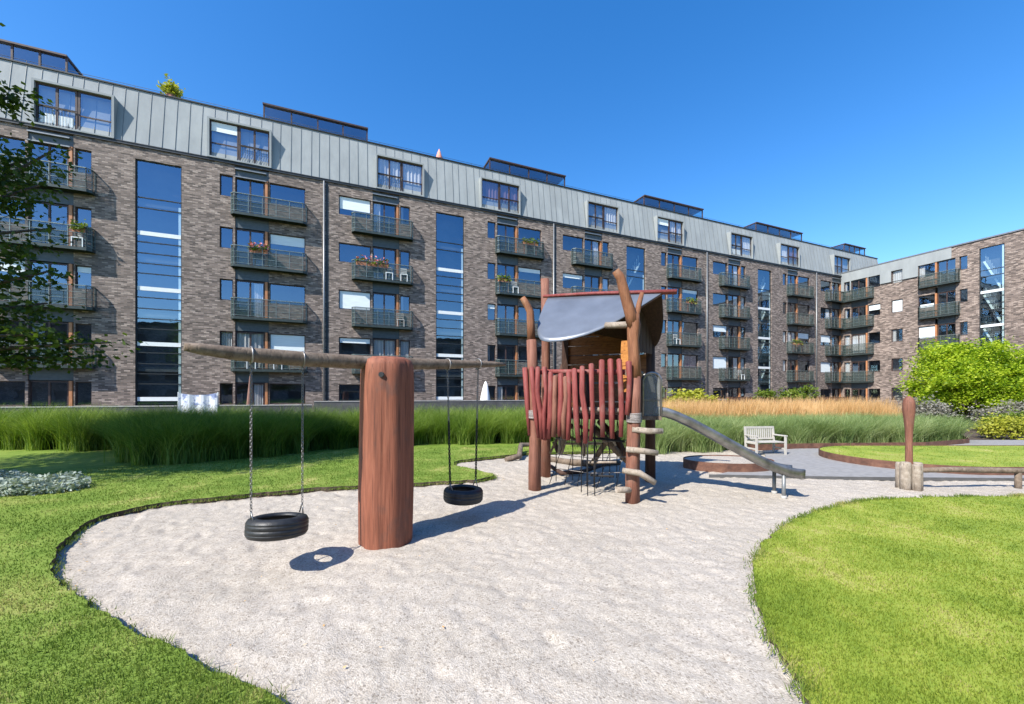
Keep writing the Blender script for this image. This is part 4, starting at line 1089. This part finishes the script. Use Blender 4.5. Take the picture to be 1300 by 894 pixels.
# pickets: (x top, y top, x bottom, y bottom) along the front, then the left side
def pk(x, y, off=0.0):
    q = (x-CX)/FPX; d = Rp-Lp; A = Lp+Vector((-.06,-.12+off,0))
    u = (q*A.y-A.x)/(d.x-q*d.y); p = A+d*u
    return (p.x, p.y, CAMH-(y-HY)/FPX*p.y)
pk_list = [(675,467,684,556),(683,467,688,558),(691,467,692,559),(699,473,696,557),(705,478,703,555),(712,475,710,554),(718,479,716,557),(722,473,721,559),(729,469,734,562),(739,466,743,563),(751,463,750,560),(764,458,765,555),(775,457,777,557),(786,457,788,555),(798,460,796,527)]
r_ = random.Random(3)
for i, (xt, yt, xb, yb) in enumerate(pk_list):
    off = -.06*math.sin(i/14*math.pi)
    a = Vector(pk(xb, yb, off)); b = Vector(pk(xt, yt, off)); m1 = a*.66+b*.34; m2 = a*.33+b*.67
    j = lambda: Vector((r_.uniform(-.032,.032), r_.uniform(-.02,.02), 0))
    rr = .043 if i > 8 else .046
    trunk('picket', [tuple(a), tuple(m1+j()), tuple(m2+j()), tuple(b), tuple(b+Vector((0,0,.02)))], [rr*.8, rr*1.02, rr*.98, rr, rr*.5], M['redwood'] if i not in (4, 6) else M['towerpost'], 30+i, 12, .24)
for i, u in enumerate((.0, .14, .28, .45, .62, .8)):
    b = Lp.lerp(BLp, u)+Vector((-.09,0,0)); tp = b+Vector((-.09,-.02,0))
    trunk('picket', [(b.x,b.y,.98+.03*i),(b.x-.04,b.y,1.5),(tp.x,tp.y,2.2-.03*i)], [.04,.05,.046], M['redwood'], 60+i, 10, .14)
for i, u in enumerate((.2, .4, .6, .8)):
    b = BLp.lerp(BRp, u*.5)
    trunk('picket', [(b.x,b.y,1.3),(b.x+.02,b.y,1.7),(b.x,b.y,2.15+.1*(i % 2))], [.045,.045,.04], M['darkplank'], 70+i, 10, .14)
# house walls
def boards(a, b, z0, z1, n, mat, name, tlt=0.02, horiz=True):
    a = Vector(a); b = Vector(b); mb = MB()
    for i in range(n):
        if horiz:
            za = z0+(z1-z0)*(i+.5)/n; h = (z1-z0)/n*.94
            mb.beam(TT((a.x,a.y,za+r_.uniform(-tlt,tlt)*.3)), TT((b.x,b.y,za+r_.uniform(-tlt,tlt))), .035+.006*(i % 2), h)
        else:
            p = a.lerp(b, (i+.5)/n); w_ = (b-a).length/n*.9
            mb.beam(TT((p.x,p.y,z0)), TT((p.x,p.y,z1)), w_, .03, 0, tuple((b-a).normalized().cross(Vector((0,0,1)))))
    return obj(name, mb, mat, tw)
wa = BLp.lerp(BRp, .17)
boards((wa.x,wa.y,0), (BRp.x-.08,BRp.y,0), 1.38, 3.1, 9, M['plank'], 'house_wall')
boards((Rp.x+.25,Rp.y+.45,0), (BRp.x,BRp.y-.1,0), 1.38, 2.06, 7, M['darkplank'], 'side_boards', 0, False)
mb = MB(); mb.beam(TT((wa.x-.02,wa.y-.05,1.38)), TT((wa.x+.02,wa.y-.05,3.1)), .12, .1); obj('door_post', mb, M['darkplank'], tw)
trunk('brace', [(wa.x-.35,wa.y-.05,1.6),(wa.x-.16,wa.y-.05,2.0),(wa.x+.05,wa.y-.05,2.5)], [.06,.055,.05], M['darkplank'], 80, 8)
trunk('brace', [(1.55,6.75,2.86),(1.96,6.5,2.83)], [.05,.055], M['paleLog'], 81, 9)
boards((1.84,6.80,0), (1.97,6.62,0), 1.75, 2.62, 4, M['sunpatchplank'], 'sunpatch_boards')  # added boards, coloured to stand for a sunlit patch of wall
# ridge and roof sheets
ra, rb = Vector((.72,8.1,3.58)), Vector((2.62,7.1,3.43))
dr = (rb-ra).normalized()
trunk('ridge_pole', [tuple(ra-dr*.1+Vector((0,0,.10))), tuple(ra+dr*.9+Vector((0,0,.11))), tuple(rb+dr*.25+Vector((0,0,.075)))], [.032,.037,.046], M['redwood'], 83, 12, .2)
fwd = Vector((-.47,-.883,0)).normalized()
def roof_sheet(name, prof, d, off, mat):
    nu, nv = 60, 12; V = []; F_ = []
    for i in range(nu+1):
        a = i/nu; a = a-.11*math.sin(2*math.pi*a)*1.0; p = ra.lerp(rb, a); L_ = float(np.interp(a, [q[0] for q in prof], [q[1] for q in prof]))
        for j in range(nv+1):
            s_ = L_*j/nv; sag = .035*math.sin(min(1, s_/1.0)*math.pi)
            V.append(TT(p+d*s_+Vector((0,0,-s_*1.0+sag*.7+off))))
    for i in range(nu):
        for j in range(nv):
            k = i*(nv+1)+j; F_.append((k, k+1, k+nv+2, k+nv+1))
    mb = MB(); mb.add(V, F_, 0, True); o = obj(name, mb, mat, tw)
    sm_ = o.modifiers.new('Solidify', 'SOLIDIFY'); sm_.thickness = .012; sm_.offset = 0
    return o
prof_f = [(a, .10+.88*max(0, 1-(1-a/.18)**2.4)**(1/2.0)) for a in np.linspace(0, .18, 19)] + [(.2,.99),(.3,.975),(.4,.93),(.5,.86),(.6,.755),(.7,.62),(.8,.45),(.9,.235),(1,.02)]
roof_sheet('roof_sheet', prof_f, fwd, .065, M['sheet'])
roof_sheet('roof_sheet', [(1-a, d*.92) for a, d in reversed(prof_f)], -fwd, .06, M['sheet'])
roof_sheet('roof_shade_sheet', [(a, d*.97) for a, d in prof_f], fwd, .035, M['darkplank'])  # dark sheets added so the roof underside reads as shaded
roof_sheet('roof_shade_sheet', [(1-a, d*.89) for a, d in reversed(prof_f)], -fwd, .03, M['darkplank'])
boards((2.2,7.25,0), (2.72,7.9,0), 2.5, 3.25, 5, M['darkplank'], 'gable_boards', 0, False)
# rungs through the right post
for i, (z, a, b, zz) in enumerate([(1.14,(1.9,6.42),(2.36,6.36),.0),(.83,(1.80,6.40),(2.27,6.32),-.03),(.50,(1.74,6.38),(2.2,6.22),-.14),(.22,(1.62,6.28),(1.95,6.50),-.04)]):
    trunk('rung', [(a[0],a[1],z+.02),((a[0]+b[0])/2,(a[1]+b[1])/2-.03,z+.0),(b[0],b[1],z+zz)], [.046,.05,.045], M['paleLog'], 90+i, 10, .14)
for i, (p, z) in enumerate(((Rp+Vector((.02,0,0)), 1.28), (Lp, 1.30))):
    mb = MB()
    for k in range(9):
        zz = z+k*.016; mb.tube([TT((p.x+.116*math.cos(a), p.y+.116*math.sin(a), zz+.006*math.sin(a+k))) for a in np.linspace(0, 2*math.pi, 15)], .0095, 5, caps=False)
    obj('rope_lashing', mb, M['greyrope'], tw)
# climbing net under the deck
r_ = random.Random(9)
for i, (x, y0, y1) in enumerate([(706,556,611),(727,556,610),(738,560,625),(746,560,634),(755,560,632),(765,556,607),(774,556,605),(783,556,604),(754,562,600),(745,562,604)]):
    dp_ = 7.6 if i in (0,1,5,6,7) else 6.9
    q = (x-CX)/FPX; tp = Vector((q*dp_*.99, dp_*.985, 1.32)); bt = Vector((q*dp_, dp_, CAMH-(y1-HY)/FPX*dp_))
    bt.z = max(-.02, min(.15, bt.z))
    mb = MB(); mb.tube([TT(tp), TT(tp.lerp(bt, .5)), TT(bt)], .0085, 6); obj('climbing_rope', mb, M['rope'], tw)
for i, (a, b) in enumerate([((.98,7.55,.80),(1.62,7.35,.82)),((1.3,6.95,.55),(1.75,6.8,.58)),((1.35,7.0,.32),(1.72,6.85,.33)),((1.3,7.3,.95),(1.95,7.0,.9))]):
    mb = MB(); mb.tube([TT(a), TT(b)], .02, 7, rough=.1, seed=i); obj('net_bar', mb, M['paleLog'] if i < 2 else M['rope'], tw)
trunk('climbing_log', [(1.02,8.0,1.05),(.98,7.9,.8),(.93,7.85,.55)], [.09,.08,.05], M['paleLog'], 100)
trunk('climbing_log', [(1.5,7.5,1.1),(1.75,7.4,.85),(2.05,7.5,.55),(2.3,7.6,.35)], [.07,.065,.06,.05], M['weathered'], 101)
trunk('climbing_log', [(1.7,7.9,1.2),(1.95,7.6,.9),(2.1,7.35,.55)], [.06,.06,.05], M['darkplank'], 102)
trunk('climbing_log', [(.5,8.2,1.1),(.8,8.1,.95),(1.2,8.0,1.1)], [.06,.06,.05], M['weathered'], 103)
trunk('climbing_log', [(2.0,7.6,1.0),(1.8,7.8,.8),(1.55,7.9,.35)], [.05,.05,.05], M['weathered'], 104)
r_ = random.Random(12)
for i in range(9):
    x0 = r_.uniform(.75, 2.2); y0 = 7.5-.45*(x0-.4)+r_.uniform(.0, .9); z0 = r_.uniform(.75, 1.2)
    a = Vector((x0, y0, z0)); e = a+Vector((r_.uniform(-.35,.35), r_.uniform(-.2,.2), r_.uniform(-.45,.1)))
    rr = r_.uniform(.022, .05)
    trunk('climbing_log', [tuple(a), tuple(a.lerp(e, .5)+Vector((0,0,r_.uniform(-.06,.06)))), tuple(e)], [rr, rr*1.1, rr*.7], M[('weathered','paleLog','darkplank','redwood')[i % 4]], 120+i, 9)
for i in range(7):
    x0 = .8+i*.2; y0 = 7.55-.5*(x0-.6)
    mb = MB(); mb.tube([TT((x0, y0, 1.3)), TT((x0+.12, y0+.1, .7)), TT((x0+r_.uniform(-.1,.2), y0+.25, .02))], .007, 5); obj('climbing_rope', mb, M['rope'], tw)
for i, z in enumerate((.35, .62, .9)):
    mb = MB(); mb.tube([TT((.82, 7.5, z)), TT((1.4, 7.3, z-.05)), TT((2.05, 7.0, z+.02))], .007, 5); obj('climbing_rope', mb, M['greyrope'], tw)
# logs on the ground
def ground_log(pts, rad, mat, label, seed):
    c = pts[0]; mb = MB(); mb.tube([(p[0]-c[0], p[1]-c[1], p[2]) for p in pts], rad, 10, rough=.15, seed=seed)
    o = obj('driftwood_log', mb, mat); o.location = (c[0], c[1], 0); return tag(o, label, 'log')
a = gp(642,586); b = gp(672,574)
ground_log([(*a,.05),(a[0]+.35,a[1]+.25,.10),(.25,11.6,.28),(.55,11.9,.25),(.9,11.8,.12)], [.06,.07,.065,.06,.05], M['weathered'], 'crooked grey log lying at the lawn edge left of the tower', 1)
ground_log([(.75,10.6,.08),(1.3,10.0,.06),(1.9,9.7,.07),(2.6,9.8,.08)], [.08,.075,.075,.06], M['weathered'], 'long bent log lying on gravel behind the climbing ropes', 2)
ground_log([(.78,9.1,.16),(1.05,8.6,.05),(1.5,8.7,.06),(2.3,9.3,.18)], [.04,.05,.05,.04], M['darkplank'], 'thin dark bent branch lying on gravel under the tower', 3)

# fallen leaves and spilled soil crumbs
i_ = rng.integers(0, len(edgeA)-160, 260); E_ = np.array(edgeA)[i_]+rng.normal(0, .16, (260, 2))
j_ = np.stack([rng.uniform(-3, 4, 60), rng.uniform(2.3, 7, 60)], -1); E_ = np.concatenate([E_, j_])
V, F_ = leaf_quads(np.stack([E_[:,0], E_[:,1], np.full(len(E_), .022)], -1), .03); V[:,2] = .016+.3*np.abs(V[:,2]-.022)
tag(link('leaf_litter', np_mesh('leaf_litter', V, F_, M['dry'])), 'small dry leaves scattered along the gravel edge', None, None, 'stuff')

# ------------------------------------------------------------------ slide
sl_ = thing('slide', 'stainless steel slide running down from the tower to the right', 'slide', (2.5, 7.2, 0))
S_ = Vector((2.5, 7.2, 0)); p0 = Vector((2.55,7.2,0)); p1 = Vector((4.8,6.8,0)); dv = (p1-p0).normalized(); nv_ = Vector((-dv.y, dv.x, 0))
zu = [(0,1.36),(.06,1.355),(.14,1.29),(.25,1.17),(.4,.98),(.55,.78),(.7,.585),(.8,.47),(.88,.40),(.94,.37),(1.0,.36)]
mb = MB(); hw = .21; side = .125
secs = []
for i in range(41):
    u = i/40; z = float(np.interp(u, [q[0] for q in zu], [q[1] for q in zu])); p = p0.lerp(p1, u); p.z = z
    secs.append([p+nv_*-(hw+.02)+Vector((0,0,side)), p+nv_*-hw+Vector((0,0,side+.012)), p+nv_*-(hw-.012)+Vector((0,0,side)), p+nv_*-(hw-.03)+Vector((0,0,.03)), p+nv_*-(hw-.08), p+nv_*(hw-.08), p+nv_*(hw-.03)+Vector((0,0,.03)), p+nv_*(hw-.012)+Vector((0,0,side)), p+nv_*hw+Vector((0,0,side+.012)), p+nv_*(hw+.02)+Vector((0,0,side)), p+nv_*(hw+.004)+Vector((0,0,-.01)), p+nv_*(hw-.06)+Vector((0,0,-.035)), p+nv_*-(hw-.06)+Vector((0,0,-.035)), p+nv_*-(hw+.004)+Vector((0,0,-.01))])
k_ = len(secs[0])
for s_ in secs: mb.v.extend(tuple(q-S_) for q in s_)
for i in range(40):
    for j in range(k_):
        a = i*k_+j; b = i*k_+(j+1) % k_; mb.f.append([a, b, b+k_, a+k_]); mb.m.append(0); mb.sm.append(True)
mb.f.append(list(range(k_))[::-1]); mb.m.append(0); mb.sm.append(False)
mb.f.append([40*k_+j for j in range(k_)]); mb.m.append(0); mb.sm.append(False)
obj('chute', mb, M['steel'], sl_)
for q in (-1, 1):
    p = p0.lerp(p1, .87)+nv_*q*.17; mb = MB(); mb.tube([tuple(p-S_+Vector((0,0,-.1))), tuple(p-S_+Vector((0,0,.40)))], .03, 10); obj('leg', mb, M['pipe'], sl_)
    mb = MB(); mb.tube([tuple(p-S_+Vector((0,0,-.02))), tuple(p-S_+Vector((0,0,.05)))], .045, 10); obj('foot', mb, M['concrete'], sl_)
c_ = p0+dv*.06
for q in (-1, 1):
    e_ = c_+nv_*(.235*q)-dv*.16
    arc = [e_-dv*.15+Vector((0,0,1.34)), e_-dv*.15+Vector((0,0,1.94))]+[e_-dv*(.15*math.cos(a))+Vector((0,0,1.94+.15*math.sin(a))) for a in np.linspace(.2, math.pi-.2, 9)]+[e_+dv*.15+Vector((0,0,1.94)), e_+dv*.15+Vector((0,0,1.34))]
    mb = MB(); mb.tube([tuple(p-S_) for p in arc], .021, 8); mb.beam(tuple(e_-dv*.15+Vector((0,0,1.62))-S_), tuple(e_+dv*.15+Vector((0,0,1.62))-S_), .025, .025)
    obj('safety_hoop', mb, M['steel'], sl_)
    o_ = nv_*.004; mb = MB()
    vs_ = [tuple(v-o_-S_) for v in arc]+[tuple(v+o_-S_) for v in arc]; n_ = len(arc)
    mb.add(vs_, [tuple(range(n_)), tuple(range(2*n_-1, n_-1, -1))]); obj('side_panel', mb, M['greymesh'], sl_)
mb = MB(); mb.beam(tuple(p0-dv*.55-S_+Vector((0,0,1.31))), tuple(p0+dv*.06-S_+Vector((0,0,1.31))), .5, .07); obj('entry_board', mb, M['weathered'], sl_)

# ------------------------------------------------------------------ carved post and balance beam
cp = thing('carved_post', 'paddle shaped red wooden post rising from a cluster of stumps', 'wooden post', (7.2, 7.36, 0))
mb = MB(); prof = [(0,.085),(.3,.08),(.48,.062),(.8,.058),(1.05,.062),(1.25,.08),(1.42,.098),(1.55,.098),(1.64,.075),(1.685,.03)]
mb.tube([(0,0,z) for z, r in prof], [r for z, r in prof], 14, rough=.08, seed=2, flat=.8); obj('paddle', mb, M['towerpost'], cp)
for i, (x, y, h, r) in enumerate([(-.11,-.05,.50,.078),(.02,-.12,.46,.07),(.12,-.04,.49,.076),(-.05,.11,.47,.07),(.09,.10,.45,.068)]):
    mb = MB(); mb.tube([(x,y,-.1),(x,y,.2),(x,y,h-.02),(x,y,h)], [r,r*.98,r*.95,r*.8], 12, rough=.1, seed=i+9); obj('stump', mb, M['paleLog'], cp)
bb = thing('balance_beam', 'long low peeled log rail beside the carved post at right', 'balance beam', (7.4, 7.4, 0))
mb = MB(); mb.tube([(0,0,.33),(.6,0,.345),(1.2,.0,.335),(1.9,.02,.32),(2.8,.02,.31)], [.045,.05,.052,.05,.05], 12, rough=.08, seed=3); obj('rail_log', mb, M['weathered'], bb)
for x in (1.86, 2.72):
    mb = MB(); mb.tube([(x,.02,-.1),(x,.02,.29)], [.05,.045], 10, rough=.1, seed=x); obj('support', mb, M['weathered'], bb)

# ------------------------------------------------------------------ white bench
bn = thing('garden_bench', 'white slatted garden bench in front of the blue green grass', 'bench', (7.25, 11.6, .028), R(7)); bn.scale = (.74, .85, .80)
mb = MB()
for i in range(5): mb.box(-.6, .6, -.24+i*.1, -.16+i*.1, .42, .45)
obj('seat', mb, M['bench'], bn)
mb = MB(); mb.beam((-.62,.30,.92),(.62,.30,.92),.045,.08); mb.beam((-.62,.27,.52),(.62,.27,.52),.04,.06)
for i in range(14): mb.beam((-.56+i*.086,.275,.52),(-.56+i*.086,.295,.9),.05,.018)
obj('backrest', mb, M['bench'], bn)
for x in (-.6, .6):
    mb = MB(); mb.beam((x,-.25,0),(x,-.25,.64),.06,.06); obj('leg', mb, M['bench'], bn)
    mb = MB(); mb.beam((x,.26,0),(x,.27,.5),.06,.06); mb.beam((x,.27,.48),(x,.31,.95),.055,.055); obj('leg', mb, M['bench'], bn)
    mb = MB(); mb.box(x-.04, x+.04, -.3, .3, .64, .68); obj('armrest', mb, M['bench'], bn)
    mb = MB(); mb.beam((x,-.25,.2),(x,.27,.2),.05,.05); mb.beam((x,-.25,.4),(x,.27,.4),.05,.06); obj('side_rail', mb, M['bench'], bn)
